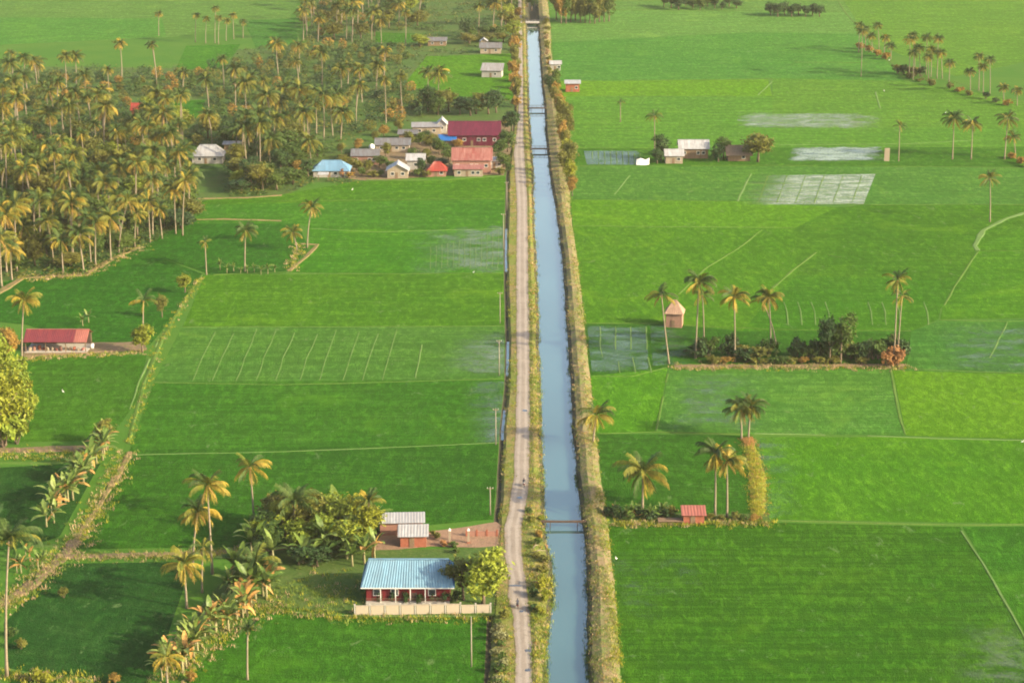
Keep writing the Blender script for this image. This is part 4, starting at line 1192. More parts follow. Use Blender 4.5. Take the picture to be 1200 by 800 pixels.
# bushes on the strip between road and canal, and the hedge at the road's left
for x, y, w, h, m in ((636, 690, 3.4, 3.4, 'leaf_yellow'), (639, 705, 3.0, 3.0, 'leaf_yellow'), (634, 672, 2.6, 2.2, 'leaf_olive'), (637, 660, 3.0, 2.2, 'leaf_olive'), (630, 640, 2.6, 2.0, 'leaf_mid'), (626, 700, 2.6, 2.4, 'leaf_dark'), (624, 716, 2.2, 2.0, 'leaf_dark'), (634, 720, 2.6, 2.0, 'leaf_yellow'), (628, 655, 2.4, 1.8, 'leaf_olive'), (620, 602, 2.0, 1.7, 'leaf_mid'), (622, 612, 2.2, 1.7, 'leaf_olive'), (634, 610, 2.0, 1.5, 'leaf_yellow'), (632, 630, 2.4, 1.8, 'leaf_gold')):
    shrub(x, y, w, h, 'leafy bush on the strip between gravel road and canal', 'bushes between road and canal', m)
for i in range(14):
    y = 726 + i * 8
    shrub(interp(T_FL, y) + 13 + random.uniform(-6, 8), y, random.uniform(2, 3.2), random.uniform(1.4, 2.6), 'dusty bush in the hedge on the field side of the road', 'roadside hedge bushes', random.choice(['leaf_olive', 'leaf_mid', 'grass_grey']))
for x, y, m in ((45, 798, 'leaf_yellow'), (55, 800, 'leaf_yellow'), (135, 800, 'leaf_gold'), (225, 798, 'leaf_gold'), (75, 700, 'leaf_olive'), (15, 745, 'leaf_mid'), (25, 760, 'leaf_olive')):
    shrub(x, y, 2.6, 2.2, 'low bush by the brown path at the dark green paddy', 'low bushes by the dark paddy', m)
for x, y in ((430, 704), (445, 706), (460, 707), (476, 708), (492, 708), (508, 707), (522, 706), (535, 705)):
    shrub(x, y, random.uniform(1.8, 2.6), random.uniform(2.4, 3.3), 'dark potted-looking shrub between the fence panels and the red wall', 'shrubs behind the panel fence', 'leaf_dark')
for x, y in ((520, 640), (530, 641), (512, 632), (535, 648), (508, 628)):
    shrub(x, y, 2.0, 1.6, 'small shrub in the brick-red yard behind the house', 'yard shrubs behind the house', random.choice(['leaf_olive', 'leaf_mid', 'leaf_rust']))

# ------------------------------------------------------------------ the palm grove
random.seed(77)
GROVE_FILL = []
ZONES = [
 ([(-20, 318), (95, 315), (160, 284), (235, 262), (228, 232), (225, 196), (-20, 196)], 'coconut palm in the front half of the grove, before the white-roofed house', 'grove palms before the white house', 0.50),
 ([(225, 230), (330, 226), (372, 206), (372, 160), (225, 160)], 'coconut palm between the white-roofed grove house and the blue village roof', 'grove palms next to the blue roof', 0.2),
 ([(-20, 196), (225, 196), (225, 160), (300, 160), (300, 78), (180, 92), (60, 88), (-20, 96)], 'coconut palm deep in the grove behind the white-roofed house', 'grove palms behind the white house', 0.4),
 ([(300, 160), (395, 165), (500, 136), (520, 122), (472, 100), (478, 62), (430, 54), (350, 56), (300, 78)], 'coconut palm in the grove right behind the village roofs', 'grove palms behind the village', 0.5),
 ([(345, 48), (430, 50), (520, 58), (602, 50), (604, -20), (380, -20)], 'far coconut palm in the belt beside the far end of the canal', 'far belt of palms', 0.4),
]
HOLES = [[(216, 236), (272, 232), (276, 172), (212, 172)], [(150, 140), (242, 140), (242, 116), (150, 116)], [(440, 50), (500, 52), (500, 36), (440, 36)],
         [(400, 212), (600, 212), (600, 138), (520, 136), (440, 158)], [(496, 60), (545, 60), (545, 46), (496, 46)], [(555, 66), (595, 66), (595, 50), (555, 50)],
         [(285, 55), (350, 55), (350, 20), (285, 20)], [(366, 212), (420, 212), (412, 186), (366, 186)]]
placed = []
npalm = 0
cand = []
for zi, (poly, lab, grp, dens) in enumerate(ZONES):
    xs = [p[0] for p in poly]; ys = [p[1] for p in poly]
    for _ in range(2600):
        x, y = random.uniform(min(xs), max(xs)), random.uniform(min(ys), max(ys))
        if not inpoly(x, y, poly) or any(inpoly(x, y, h) for h in HOLES): continue
        w = G(x, y)
        if x > 135 and mnoise.noise(Vector((w.x * .018, w.y * .011, 4.2))) < (-.38 if y > 170 else -.30): continue
        rmin = 4.5 if y > 160 else (5.7 if y > 60 else 5.8)
        if any((w.x - q[0]) ** 2 + ((w.y - q[1]) * .55) ** 2 < rmin * rmin for q in placed): continue
        placed.append((w.x, w.y))
        cand.append((x, y, zi))
TRK = [trunk_mesh((dx, dy, 1.0), 0.21, 0.12, bw) for dx, dy, bw in ((0.4, 0.2, 0.2), (-0.5, 0, -.3), (0.9, .3, .1), (-1.0, -.2, 0.2), (0.1, .1, .4), (1.4, 0, -.3), (-.3, .5, 0))]
TRK_TOP = [(0.4, 0.2), (-0.5, 0), (0.9, .3), (-1.0, -.2), (0.1, .1), (1.4, 0), (-.3, .5)]
ntree = 0; nfar = 0; nft = 0
random.shuffle(cand)
cand.sort(key=lambda c: -c[1] + random.uniform(-40, 40))
for x, y, zi in cand:
    poly, lab, grp, dens = ZONES[zi]
    wq = G(x, y)
    mixn = .46 + .75 * mnoise.noise(Vector((wq.x * .03, wq.y * .02, 8.8)))
    if random.random() < (mixn if zi != 4 else 0.5) and (npalm < 175 if zi != 4 else nfar < 45):
        npalm += zi != 4; nfar += zi == 4
        root = empty('coconut_palm', G(x, y), 0)
        k = random.randrange(len(TRK)); h = 5 + 13.5 * random.random() ** .9 if zi != 4 else random.uniform(10, 18)
        dryness = random.random()
        ci = random.choice([0, 1, 2, 5, 7, 9]) if dryness > dens else random.choice([3, 4, 6, 8])
        tall = 'tall' if h > 13 else ('middle-sized' if h > 8.5 else 'low')
        tone = 'golden-crowned' if dryness <= dens else 'green-crowned'
        tag(root, lab.replace('coconut palm', tall + ' ' + tone + ' palm'), 'palm tree', tall + ' ' + tone + ' ' + grp)
        put('trunk', TRK[k], root, None, 0, (1, 1, h))
        put('crown', CROWNS[ci], root, (*TRK_TOP[k], h), random.uniform(0, 6.28), random.uniform(.72, 1.3))
    elif (ntree < 125 if zi != 4 else nft < 38):
        ntree += zi != 4; nft += zi == 4
        w, h = random.uniform(7, 14), random.uniform(5, 11.5)
        mk = random.choice(['leaf_dark', 'leaf_bright', 'leaf_mid', 'leaf_olive', 'leaf_mid', 'leaf_olive'])
        tone = {'leaf_dark': 'dark green', 'leaf_mid': 'mid green', 'leaf_olive': 'olive', 'leaf_bright': 'bright green'}[mk]
        tall = 'tall' if h > 7 else 'low'
        tree(x, y, w, h, lab.replace('coconut palm', tall + ' ' + tone + ' leafy tree'), tall + ' ' + tone + ' ' + grp.replace('palms', 'leafy trees'), mk)
    else:
        GROVE_FILL.append((x, y))
print('GROVE', npalm, ntree, len(cand))
# undergrowth of the grove: too dense to count
ub = MB()
rnd = random.Random(9)
for _ in range(8000):
    x, y = rnd.uniform(-20, 604), rnd.uniform(-20, 325)
    if not inpoly(x, y, GROVE) or any(inpoly(x, y, h) for h in HOLES): continue
    if any(inpoly(x, y, f[0]) for f in FIELDS[:12]): continue
    if inpoly(x, y, [(362, 206), (440, 212), (590, 205), (600, 130), (520, 130), (440, 150), (380, 180)]): continue
    if x > interp(T_FL, y) - 3: continue
    w = G(x, y); r = rnd.uniform(.8, 2.2); mi = rnd.choice([0, 0, 1, 1, 2])
    for _ in range(16):
        e = w + Vector((rnd.gauss(0, r), rnd.gauss(0, r), abs(rnd.gauss(0, r * .6))))
        a = rnd.uniform(0, 6.28); s = rnd.uniform(.3, .7)
        u = Vector((math.cos(a), math.sin(a), rnd.uniform(-.3, .5))) * s
        v = Vector((-math.sin(a), math.cos(a), rnd.uniform(0, .8))) * s * .5
        ub.poly((e - u, e + v, e + u, e - v), mi)
for x, y in GROVE_FILL:
    w = G(x, y); mi = rnd.choice([0, 0, 1, 1, 2, 2, 3]); hh = rnd.uniform(3, 6.5); r = rnd.uniform(1.6, 3.2)
    for _ in range(230):
        d = Vector((rnd.gauss(0, 1), rnd.gauss(0, 1), rnd.gauss(0, 1))).normalized() * rnd.uniform(.6, 1)
        e = w + Vector((d.x * r, d.y * r, hh * .55 + d.z * hh * .5))
        a = rnd.uniform(0, 6.28); s = rnd.uniform(.3, .65)
        u = Vector((math.cos(a), math.sin(a), rnd.uniform(-.3, .5))) * s
        v = Vector((-math.sin(a), math.cos(a), rnd.uniform(0, .8))) * s * .5
        ub.poly((e - u, e + v, e + u, e - v), mi)
tag(ub.build('undergrowth', [M['leaf_dark'], M['leaf_mid'], M['leaf_olive'], M['leaf_gold']]), 'tangled low green undergrowth covering the floor of the palm grove', 'undergrowth', kind='stuff')

# ------------------------------------------------------------------ grass on banks, verges and mound
def tuft(b, w, rnd, h, mi, n=9, spread=0.35):
    for _ in range(n):
        a = rnd.uniform(0, 6.28)
        o = w + Vector((rnd.gauss(0, spread), rnd.gauss(0, spread), -0.05))
        hh = h * rnd.uniform(.5, 1.15)
        lean = Vector((math.cos(a), math.sin(a), 0)) * hh * rnd.uniform(.15, .6)
        s = Vector((-math.sin(a), math.cos(a), 0)) * (0.05 + 0.05 * hh)
        b.face((b.vert(o - s), b.vert(o + s), b.vert(o + lean + Vector((0, 0, hh)))), mi)

def zsec(y, x):
    pts, Y = row_points(y)
    for (x0, z0, _), (x1, z1, _) in zip(pts, pts[1:]):
        if x0 <= x <= x1:
            return z0 + (z1 - z0) * (x - x0) / max(1e-6, x1 - x0)
    return 0.0

def bank_grass(name, label, count, tab_a, tab_b, ta, tb, mats, weights, hmin, hmax, y0=-20, y1=830, seed=1, n=9):
    rnd = random.Random(seed)
    b = MB()
    for _ in range(count):
        y = rnd.uniform(y0, y1)
        xa, xb = interp(tab_a, y), interp(tab_b, y)
        px = xa + (xb - xa) * rnd.uniform(ta, tb)
        w = G(px, y, 0.35)
        w.z = zsec(y, w.x)
        seg = mnoise.noise(Vector((w.y * .035, seed * 3.1, 2))) + .35 * mnoise.noise(Vector((w.y * .15, seed, 9)))
        if seg < -.18 and rnd.random() < .65: continue
        wt = weights(y, rnd) if rnd.random() < .6 else (1 if seg > .12 and len(mats) < 4 else 0 if mats[0] == 'grass_green' and seg > 0 else weights(y, rnd))
        cl = mnoise.noise(Vector((w.x * .3, w.y * .12, seed)))
        if cl < -0.05 and rnd.random() < .55: continue
        tuft(b, w, rnd, rnd.uniform(hmin, hmax) * (1 + .7 * cl), wt, n)
    return tag(b.build(name, [M[m] for m in mats]), label, 'grass', kind='stuff')
def pick(rnd, ws):
    return rnd.choices(range(len(ws)), ws)[0]
bank_grass('verge_grass', 'yellow-green grass strip on the field side of the gravel road', 4200, T_FL, T_RL, 0.2, 0.97,
           ['grass_green', 'grass_yellow', 'grass_dry', 'grass_grey', 'grass_rust'], lambda y, r: pick(r, [4.5, 3, 2, 2, 2.5 if 200 < y < 330 or 560 < y < 640 else .5]), .15, .45, seed=3)
bank_grass('verge_grass', 'tall yellow grass strip between the gravel road and the canal', 5200, T_RR, T_CL, 0.12, 0.9,
           ['grass_green', 'grass_yellow', 'grass_dry', 'grass_grey', 'grass_rust'], lambda y, r: pick(r, [4, 3.5 if y > 380 else 1.2, 2, 1.2, 2.5 if y < 380 else .8]), .15, .55, seed=4)
bank_grass('bank_grass', 'dry tan grass and weeds on the right canal bank', 9000, T_CR, T_BR, 0.12, 0.78,
           ['grass_dry', 'grass_grey', 'grass_yellow', 'grass_green', 'grass_rust'], lambda y, r: pick(r, [2.5, 3 if y > 560 else 1.5, .8, 4 if y > 560 else 1.5, .6]), .12, .38, seed=5)
bank_grass('bank_grass', 'grass with yellow sunlight in its colour edging the right canal bank at the rice', 3600, T_CR, T_BR, 0.70, 1.0,  # sunlit right slope of the bank, its light put into yellow blades
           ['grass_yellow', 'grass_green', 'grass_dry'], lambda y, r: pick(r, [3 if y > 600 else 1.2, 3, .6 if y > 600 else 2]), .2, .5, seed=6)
bank_grass('waterline_reeds', 'dark green reeds along the waterline of the canal', 1300, T_CL, T_CR, 0.985, 1.03,
           ['grass_green', 'leaf_dark'], lambda y, r: pick(r, [1, 3]), .3, .6, seed=7, n=6)
bank_grass('waterline_reeds', 'reeds hanging over the canal edge on the road side', 1100, T_CL, T_CR, -0.06, 0.02,
           ['grass_green', 'leaf_dark', 'grass_yellow'], lambda y, r: pick(r, [2, 2, 2]), .3, .7, seed=8, n=6)

# the grassy mound below the twin palms
mb = MB(); prev = None
for i in range(19):
    t = i / 18
    px, py = 875 + 12 * t - 4 * math.sin(math.pi * t) * 0 + 6 * math.sin(math.pi * t), 513 + 92 * t
    c = G(px, py); hw = (0.9 + 0.9 * math.sin(math.pi * min(1, t * .8 + .05))) * (1 + .35 * mnoise.noise(Vector((t * 7, 1, 1))))
    ids = [mb.vert((c.x + hw * a, c.y, zz)) for a, zz in ((-1, 0.0), (-.6, .2), (0, .3), (.6, .2), (1, 0.0))]
    if prev:
        for k in range(4): mb.face((prev[k], prev[k + 1], ids[k + 1], ids[k]))
    prev = ids
mound = tag(mb.build('earth_mound', M['mound'], smooth=True), kind='structure')
mg = MB(); rnd = random.Random(31)
for _ in range(800):
    t = rnd.random(); px = 875 + 12 * t + 6 * math.sin(math.pi * t); py = 513 + 92 * t
    c = G(px, py); a = rnd.gauss(0, .7); hw = 0.9 + .9 * math.sin(math.pi * min(1, t * .8 + .05))
    tuft(mg, Vector((c.x + hw * a, c.y, max(0, .3 * (1 - a * a)))), rnd, rnd.uniform(.15, .55), pick(rnd, [6, 2, 1.5]) if t > .12 else 2, 9)
tag(mg.build('mound_grass', [M['grass_yellow'], M['grass_green'], M['grass_rust']]), 'tall yellow grass covering the long mound below the twin palms', 'grass', kind='stuff')
# rough grass on paths, hedge foot and around the farm
wg = MB()
for pts, n, sp, ws in (([(-20, 534), (60, 533), (125, 531)], 260, 2.2, [3, 3, 2]), ([(148, 530), (118, 590), (88, 634)], 420, 1.5, [4, 2, 3]), ([(72, 653), (205, 650), (300, 646)], 420, 1.2, [4, 1, 3]), ([(86, 634), (30, 690), (-20, 720)], 520, 2.0, [4, 1, 3]),
                       ([(235, 324), (190, 398), (150, 522)], 200, .7, [4, 4, 1]), ([(790, 430), (1062, 430)], 500, 1.2, [2, 1, 5]), ([(716, 613), (905, 612)], 400, 1.0, [4, 3, 2]), ([(300, 712), (420, 724), (568, 724)], 300, 1.0, [5, 2, 1]),
                       ([(26, 420), (172, 412)], 200, 1.2, [2, 2, 4]), ([(26, 326), (100, 322), (165, 289)], 260, 1.8, [2, 2, 5]), ([(352, 286), (340, 316)], 120, 1.2, [2, 3, 4]), ([(0, 790), (110, 800)], 160, 1.5, [3, 3, 2]), ([(190, 800), (262, 742), (325, 702)], 300, 2.0, [3, 2, 4]), ([(330, 690), (420, 700)], 300, 5.0, [6, 1, 1])):
    for _ in range(n):
        k = rnd.randrange(len(pts) - 1); t = rnd.random()
        c = G(pts[k][0] + (pts[k + 1][0] - pts[k][0]) * t, pts[k][1] + (pts[k + 1][1] - pts[k][1]) * t, 0.15)
        c += Vector((rnd.gauss(0, sp), rnd.gauss(0, sp), 0)); c.z = 0.12
        tuft(wg, c, rnd, rnd.uniform(.3, .7), pick(rnd, ws), 9)
tag(wg.build('rough_grass', [M['grass_green'], M['grass_yellow'], M['grass_dry']]), 'rough grass and weeds along the dirt paths and field edges', 'grass', kind='stuff')

# ------------------------------------------------------------------ buildings
def window(parent, c, w, h, face='front', open_=False):
    """frame with a pane, set proud of the wall; face: front (-y) or right (+x)"""
    rz = 0 if face == 'front' else math.pi / 2
    root = empty('window', c, rz); root.parent = parent
    b = MB()
    t = .09
    b.box((0, -.03, h / 2 - t / 2), (w, .10, t)); b.box((0, -.03, -h / 2 + t / 2), (w, .12, t))
    b.box((-w / 2 + t / 2, -.03, 0), (t, .09, h - 2 * t)); b.box((w / 2 - t / 2, -.03, 0), (t, .09, h - 2 * t))
    b.build('frame', M['white_paint'], root)
    b = MB()
    b.box((0, -.01, 0), (w - 2 * t, .04, h - 2 * t))
    b.build('pane', M['glass'], root)
def door(parent, x, y, w=.95, h=2.05, mat='wood'):
    b = MB(); b.box((x, y - .04, h / 2), (w, .08, h))
    d = b.build('door', M[mat], parent)
    b = MB(); b.box((x + w * .36, y - .11, h * .48), (.06, .06, .16)); b.build('handle', M['steel'], d)

def house(px, py, w, d, h, rise, label, roof='roof_grey', wall='wall_cream', ridge='x', over=.6, rot=0.0, name='house', cat='house', group=None,
          nwin=2, has_door=True, hip=0.0, shed=False, side_win=True):
    """front wall centre at pixel (px, py); w, d, h in metres"""
    c = G(px, py); 
    root = empty(name, c + Vector((0, d / 2, 0)), rot)
    tag(root, label, cat, group)
    hw, hd = w / 2, d / 2
    b = MB()
    base = -.2
    v = [b.vert(p) for p in ((-hw, -hd, base), (hw, -hd, base), (hw, hd, base), (-hw, hd, base), (-hw, -hd, h), (hw, -hd, h), (hw, hd, h), (-hw, hd, h))]
    for q in ((0, 1, 5, 4), (1, 2, 6, 5), (2, 3, 7, 6), (3, 0, 4, 7), (4, 5, 6, 7)): b.face([v[k] for k in q])
    rb2 = MB(); cap = MB()
    o = over
    if shed:
        rb2.corrugated((-hw - o, -hd - o, h + .12), (hw + o, -hd - o, h + .12), (hw + o, hd + o, h + rise + .12), (-hw - o, hd + o, h + rise + .12), max(4, int(w / .5)))
        for q in (((hw, -hd, h), (hw, hd, h), (hw, hd, h + rise)), ((-hw, hd, h), (-hw, -hd, h), (-hw, hd, h + rise))): b.poly(q)
        b.poly(((hw, hd, h), (-hw, hd, h), (-hw, hd, h + rise), (hw, hd, h + rise)))
    elif hip > 0:
        k = rise / hd; ez = h - o * k + .1; rz_ = h + rise + .1; hx = hw - hip
        rb2.corrugated((-hw - o, -hd - o, ez), (hw + o, -hd - o, ez), (hx, 0, rz_), (-hx, 0, rz_), max(4, int(w / .5)))
        rb2.corrugated((hw + o, hd + o, ez), (-hw - o, hd + o, ez), (-hx, 0, rz_), (hx, 0, rz_), max(4, int(w / .5)))
        rb2.corrugated((hw + o, -hd - o, ez), (hw + o, hd + o, ez), (hx, 0.01, rz_), (hx, -0.01, rz_), max(4, int(d / .5)))
        rb2.corrugated((-hw - o, hd + o, ez), (-hw - o, -hd - o, ez), (-hx, -0.01, rz_), (-hx, 0.01, rz_), max(4, int(d / .5)))
        cap.box((0, 0, rz_ + .06), (2 * hx + .3, .4, .08))
    elif ridge == 'x':
        k = rise / hd; ez = h - o * k + .1; rz_ = h + rise + .1
        rb2.corrugated((-hw - o, -hd - o, ez), (hw + o, -hd - o, ez), (hw + o, 0, rz_), (-hw - o, 0, rz_), max(4, int(w / .5)))
        rb2.corrugated((hw + o, hd + o, ez), (-hw - o, hd + o, ez), (-hw - o, 0, rz_), (hw + o, 0, rz_), max(4, int(w / .5)))
        for s in (-1, 1): b.poly(((s * hw, -hd, h), (s * hw, hd, h), (s * hw, 0, h + rise)))
        cap.box((0, 0, rz_ + .05), (w + 2 * o + .1, .45, .09))
    else:
        k = rise / hw; ez = h - o * k + .1; rz_ = h + rise + .1
        rb2.corrugated((hw + o, -hd - o, ez), (hw + o, hd + o, ez), (0, hd + o, rz_), (0, -hd - o, rz_), max(4, int(d / .5)))
        rb2.corrugated((-hw - o, hd + o, ez), (-hw - o, -hd - o, ez), (0, -hd - o, rz_), (0, hd + o, rz_), max(4, int(d / .5)))
        for s in (-1, 1): b.poly(((-hw, s * hd, h), (hw, s * hd, h), (0, s * hd, h + rise)))
        cap.box((0, 0, rz_ + .05), (.45, d + 2 * o + .1, .09))
    b.build('wall', M[wall], root)
    r = rb2.build('roof', M[roof], root)
    if cap.v: cap.build('ridge_cap', M[roof], r)
    if has_door: door(root, -w * .05, -hd - .01)
    for i in range(nwin):
        x = -hw + w * (i + .5) / nwin
        if has_door and abs(x + w * .05) < 1.2: x += 1.6
        window(root, (x, -hd - .02, h * .55), 1.3, 1.2)
    if side_win and d > 4: window(root, (hw + .02, 0, h * .55), 1.2, 1.1, 'right')
    return root

# --- near farm house with the pale blue roof
def near_house():
    c = G(478, 708)
    root = empty('house', c + Vector((0, 5.0, 0)))
    tag(root, 'farmhouse with pale blue ribbed metal roof and dark red walls behind a panel fence', 'house')
    hw, hd, h, rise = 7.6, 4.6, 3.9, 2.7
    b = MB()
    b.box((0, 0, h / 2), (2 * hw, 2 * hd, h))
    for s in (-1, 1): b.poly(((s * hw, -hd, h), (s * hw, hd, h), (s * hw, 0, h + rise)))
    b.build('wall', M['wall_red'], root)
    # wall boards in front, each its own plank
    bm0 = MB(); bm0.box((0, 0, 0), (.46, .05, h - .5)); me = bm0.mesh('plank', [M['wall_red']])
    for i in range(31):
        o = put('plank', me, root, (-hw + .3 + i * .487, -hd - .03 - .015 * (i % 2), h / 2 - .05))
    o_x, o_y = .9, .85
    k = rise / hd
    ez, rz_ = h - o_y * k + .12, h + rise + .12
    r = MB(); r.corrugated((-hw - o_x, -hd - o_y, ez), (hw + o_x, -hd - o_y, ez), (hw - .3, 0, rz_), (-hw + .3, 0, rz_), 34, .09)
    rf = r.build('roof', M['roof_blue'], root)
    r = MB(); r.corrugated((hw + o_x, hd + o_y, ez), (-hw - o_x, hd + o_y, ez), (-hw + .3, 0, rz_), (hw - .3, 0, rz_), 34, .09)
    r.build('roof', M['roof_blue'], root)
    e = MB(); e.corrugated((hw + o_x, -hd - o_y, ez + .03), (hw + o_x, hd + o_y, ez + .03), (hw - .28, .02, rz_), (hw - .28, -.02, rz_), 18, .06)
    tag(e.build('roof_end', M['tarp_blue'], root), 'bright blue sheet closing the roof end')
    e = MB(); e.corrugated((-hw - o_x, hd + o_y, ez), (-hw - o_x, -hd - o_y, ez), (-hw + .28, -.02, rz_), (-hw + .28, .02, rz_), 18, .06)
    e.build('roof_end', M['roof_blue'], root)
    cp = MB(); cp.box((0, 0, rz_ + .08), (2 * hw - .4, .5, .1)); cp.build('ridge_cap', M['roof_blue'], rf)
    ge = MB(); ge.box((0, -hd - o_y - .02, ez - .06), (2 * hw + 2 * o_x, .12, .16)); ge.build('gutter', M['white_paint'], rf)
    for x in (-4.9, -2.2, .5, 3.2):
        p = MB(); p.box((x, -hd - .7, (ez) / 2 + .2), (.15, .15, ez - .5)); p.build('veranda_post', M['white_paint'], root)
    f = MB(); f.box((0, -hd - .5, .3), (2 * hw, .9, .6)); f.build('veranda_floor', M['concrete'], root)
    rl = MB(); rl.box((0, -hd - .8, 1.35), (2 * hw, .06, .08)); rl.box((0, -hd - .8, .95), (2 * hw, .05, .06)); rl.build('railing', M['wood'], root)
    door(root, 1.2, -hd - .06, 1.0, 2.2, 'dark_wood')
    for x in (-5.6, -2.4, 4.4): window(root, (x, -hd - .08, 2.3), 1.4, 1.3)
    return root
near_house()
def panel_fence():
    a, b_ = G(416, 721), G(575, 718)
    n = 9
    root = empty('panel_fence', a); tag(root, 'cream panel fence with posts in front of the blue-roofed house', 'fence')
    d = (b_ - a) / n; L = d.length; ang = math.atan2(d.y, d.x)
    pm = MB(); pm.box((0, 0, 1.0), (L - .42, .10, 1.9)); pm.box((0, -.03, 1.93), (L - .28, .2, .1)); pme = pm.mesh('panel', [M['fence_panel']])
    po = MB(); po.box((0, 0, 1.05), (.24, .24, 2.2)); po.box((0, 0, 2.2), (.32, .32, .1)); pom = po.mesh('post', [M['concrete']])
    for i in range(n):
        q = d * (i + .5)
        put('panel', pme, root, (q.x, q.y, (-.25 if i > 6 else 0)), ang)
    for i in range(n + 1):
        q = d * i
        put('post', pom, root, (q.x, q.y, -.25 if i > 7 else 0), ang)
panel_fence()
house(470, 627, 8.4, 3.4, 2.7, .5, 'low shed with flat pale zinc roof at the banana grove', 'roof_white', 'wall_pink', shed=True, over=.5, name='shed', cat='shed', nwin=1, has_door=False, rot=.05)
house(484, 641, 5.0, 3.2, 2.3, .9, 'small brick outhouse with whitish zinc roof behind the blue-roofed house', 'roof_white', 'wall_brick', shed=True, over=.5, name='outhouse', cat='shed', nwin=0, rot=.03)
for x, lab in ((527, 'white-topped gate pillar nearer the zinc shed'), (549, 'white-topped gate pillar nearer the road')):
    root = empty('gate_pillar', G(x, 636)); tag(root, lab, 'pillar')
    b = MB(); b.box((0, 0, 1.3), (.4, .4, 2.7)); b.build('shaft', M['wall_cream'], root)
    b = MB(); b.box((0, 0, 2.7), (.55, .55, .12)); b.ball((0, 0, 2.92), .2); b.build('cap', M['white_paint'], root)
    b = MB(); b.box((0, 0, .15), (.62, .62, .35)); b.build('plinth', M['wall_brick'], root)
root = empty('yard_wall', G(567, 628)); tag(root, 'low salmon brick wall with piers between gate pillar and road', 'wall')
for k in range(3):
    b = MB(); b.box((-2.4 + k * 2.0, 0, .55), (1.7, .18, 1.1)); b.build('panel', M['wall_pink'], root)
for k in range(4):
    b = MB(); b.box((-3.4 + k * 2.0, 0, .7), (.32, .32, 1.45)); b.build('pier', M['wall_brick'], root)

# --- open shed with the red roof
def open_shed():
    c = G(65, 414); root = empty('open_shed', c + Vector((0, 4.2, 0)), .0)
    tag(root, 'long open-sided shed with faded red metal roof and clutter inside', 'shed')
    hw, hd, h, rise = 7.6, 3.6, 3.4, 1.7
    k = rise / hd; o = .8; ez, rz_ = h - o * k, h + rise
    split = hw * .62
    for a, e_, m in ((-hw - .5, split, 'roof_shed'), (split + .02, hw + .5, 'roof_shed_pale')):
        r = MB(); r.corrugated((a, -hd - o, ez), (e_, -hd - o, ez), (e_, 0, rz_), (a, 0, rz_), int((e_ - a) / .45), .08); r.build('roof', M[m], root)
        r = MB(); r.corrugated((e_, hd + o, ez), (a, hd + o, ez), (a, 0, rz_), (e_, 0, rz_), int((e_ - a) / .45), .08); r.build('roof', M[m], root)
    cp = MB(); cp.box((0, 0, rz_ + .08), (2 * hw + 1.0, .4, .09)); cp.build('ridge_cap', M['roof_shed_pale'], root)
    for x in (-hw, -hw / 3, hw / 3, hw):
        for y in (-hd, hd):
            p = MB(); p.box((x, y, h / 2 - .1), (.2, .2, h + .2)); p.build('post', M['wood'], root)
    w = MB(); w.box((0, hd - .2, h / 2), (2 * hw - .3, .1, h - .4)); w.build('back_wall', M['dark_wood'], root)
    f = MB(); f.box((0, 0, .1), (2 * hw + .6, 2 * hd + .6, .3)); f.build('floor_slab', M['concrete'], root)
    random.seed(4)
    for i in range(13):
        x = -hw + .8 + i * 1.12
        q = empty('sack_pile', c + Vector((x, 4.2 - hd + random.uniform(.6, 1.8), .25)), random.uniform(0, 3))
        hgt = random.uniform(.7, 1.6)
        mt = random.choice(['wall_pink', 'wall_cream', 'wall_brick', 'wood', 'roof_red', 'white_paint'])
        tn = {'wall_pink': 'pink', 'wall_cream': 'cream', 'wall_brick': 'brick-red', 'wood': 'brown', 'roof_red': 'faded red', 'white_paint': 'white'}[mt]
        tag(q, tn + ' pile of stacked sacks under the red shed roof', 'sacks', 'sack piles in the open shed')
        n = max(2, int(hgt / .35))
        for j in range(n):
            b = MB(); b.ball((random.uniform(-.08, .08), random.uniform(-.05, .05), .18 + j * .3), (.55, .38, .2), 0, 8, 5); b.build('sack', M[mt], q, True)
open_shed()
root = empty('white_drum', G(108, 408)); tag(root, 'round white drum on the dirt beside the red open shed', 'drum')
b = MB(); b.tube([(0, 0, 0), (0, 0, .6), (0, 0, 1.2)], [.5, .54, .5], 12); b.build('body', M['white_paint'], root, True)
b = MB(); b.tube([(0, 0, 1.2), (0, 0, 1.28)], [.4, .38], 12); b.build('lid', M['concrete'], root, True)

# --- village
house(388, 208, 12.5, 7.5, 2.7, 2.6, 'village house with sky-blue hipped roof at the grove edge', 'roof_sky', 'wall_white', hip=3.0, nwin=3)
house(428, 193, 9.5, 7.0, 3.4, 1.5, 'pink-walled village house with low grey roof', 'roof_grey', 'wall_pink', nwin=3)
house(460, 178, 12.5, 7.0, 2.8, 1.6, 'long grey-roofed village house behind the pink-walled one', 'roof_grey', 'wall_cream', nwin=3)
house(466, 209, 7.2, 6.0, 3.0, 2.0, 'cream gabled village house with white roof facing the rice', 'roof_white', 'wall_cream', ridge='y', nwin=2)
house(487, 199, 6.0, 6.5, 3.6, 1.5, 'white-roofed village house with dark window beside the gabled house', 'roof_white', 'wall_white', nwin=1, has_door=False)
house(478, 164, 6.8, 5.0, 2.4, 1.0, 'small dark grey hut roof under the grove palms', 'roof_grey', 'wood', nwin=1)
house(500, 158, 11.0, 5.0, 3.0, .8, 'long shed with pale whitish roof left of the maroon roof', 'roof_zinc', 'wall_cream', shed=True, name='shed', cat='shed', nwin=2, rot=.04)
house(518, 156, 3.4, 5.0, 3.8, 1.6, 'narrow white gabled house touching the maroon roof', 'roof_white', 'wall_white', ridge='y', nwin=1, has_door=False)
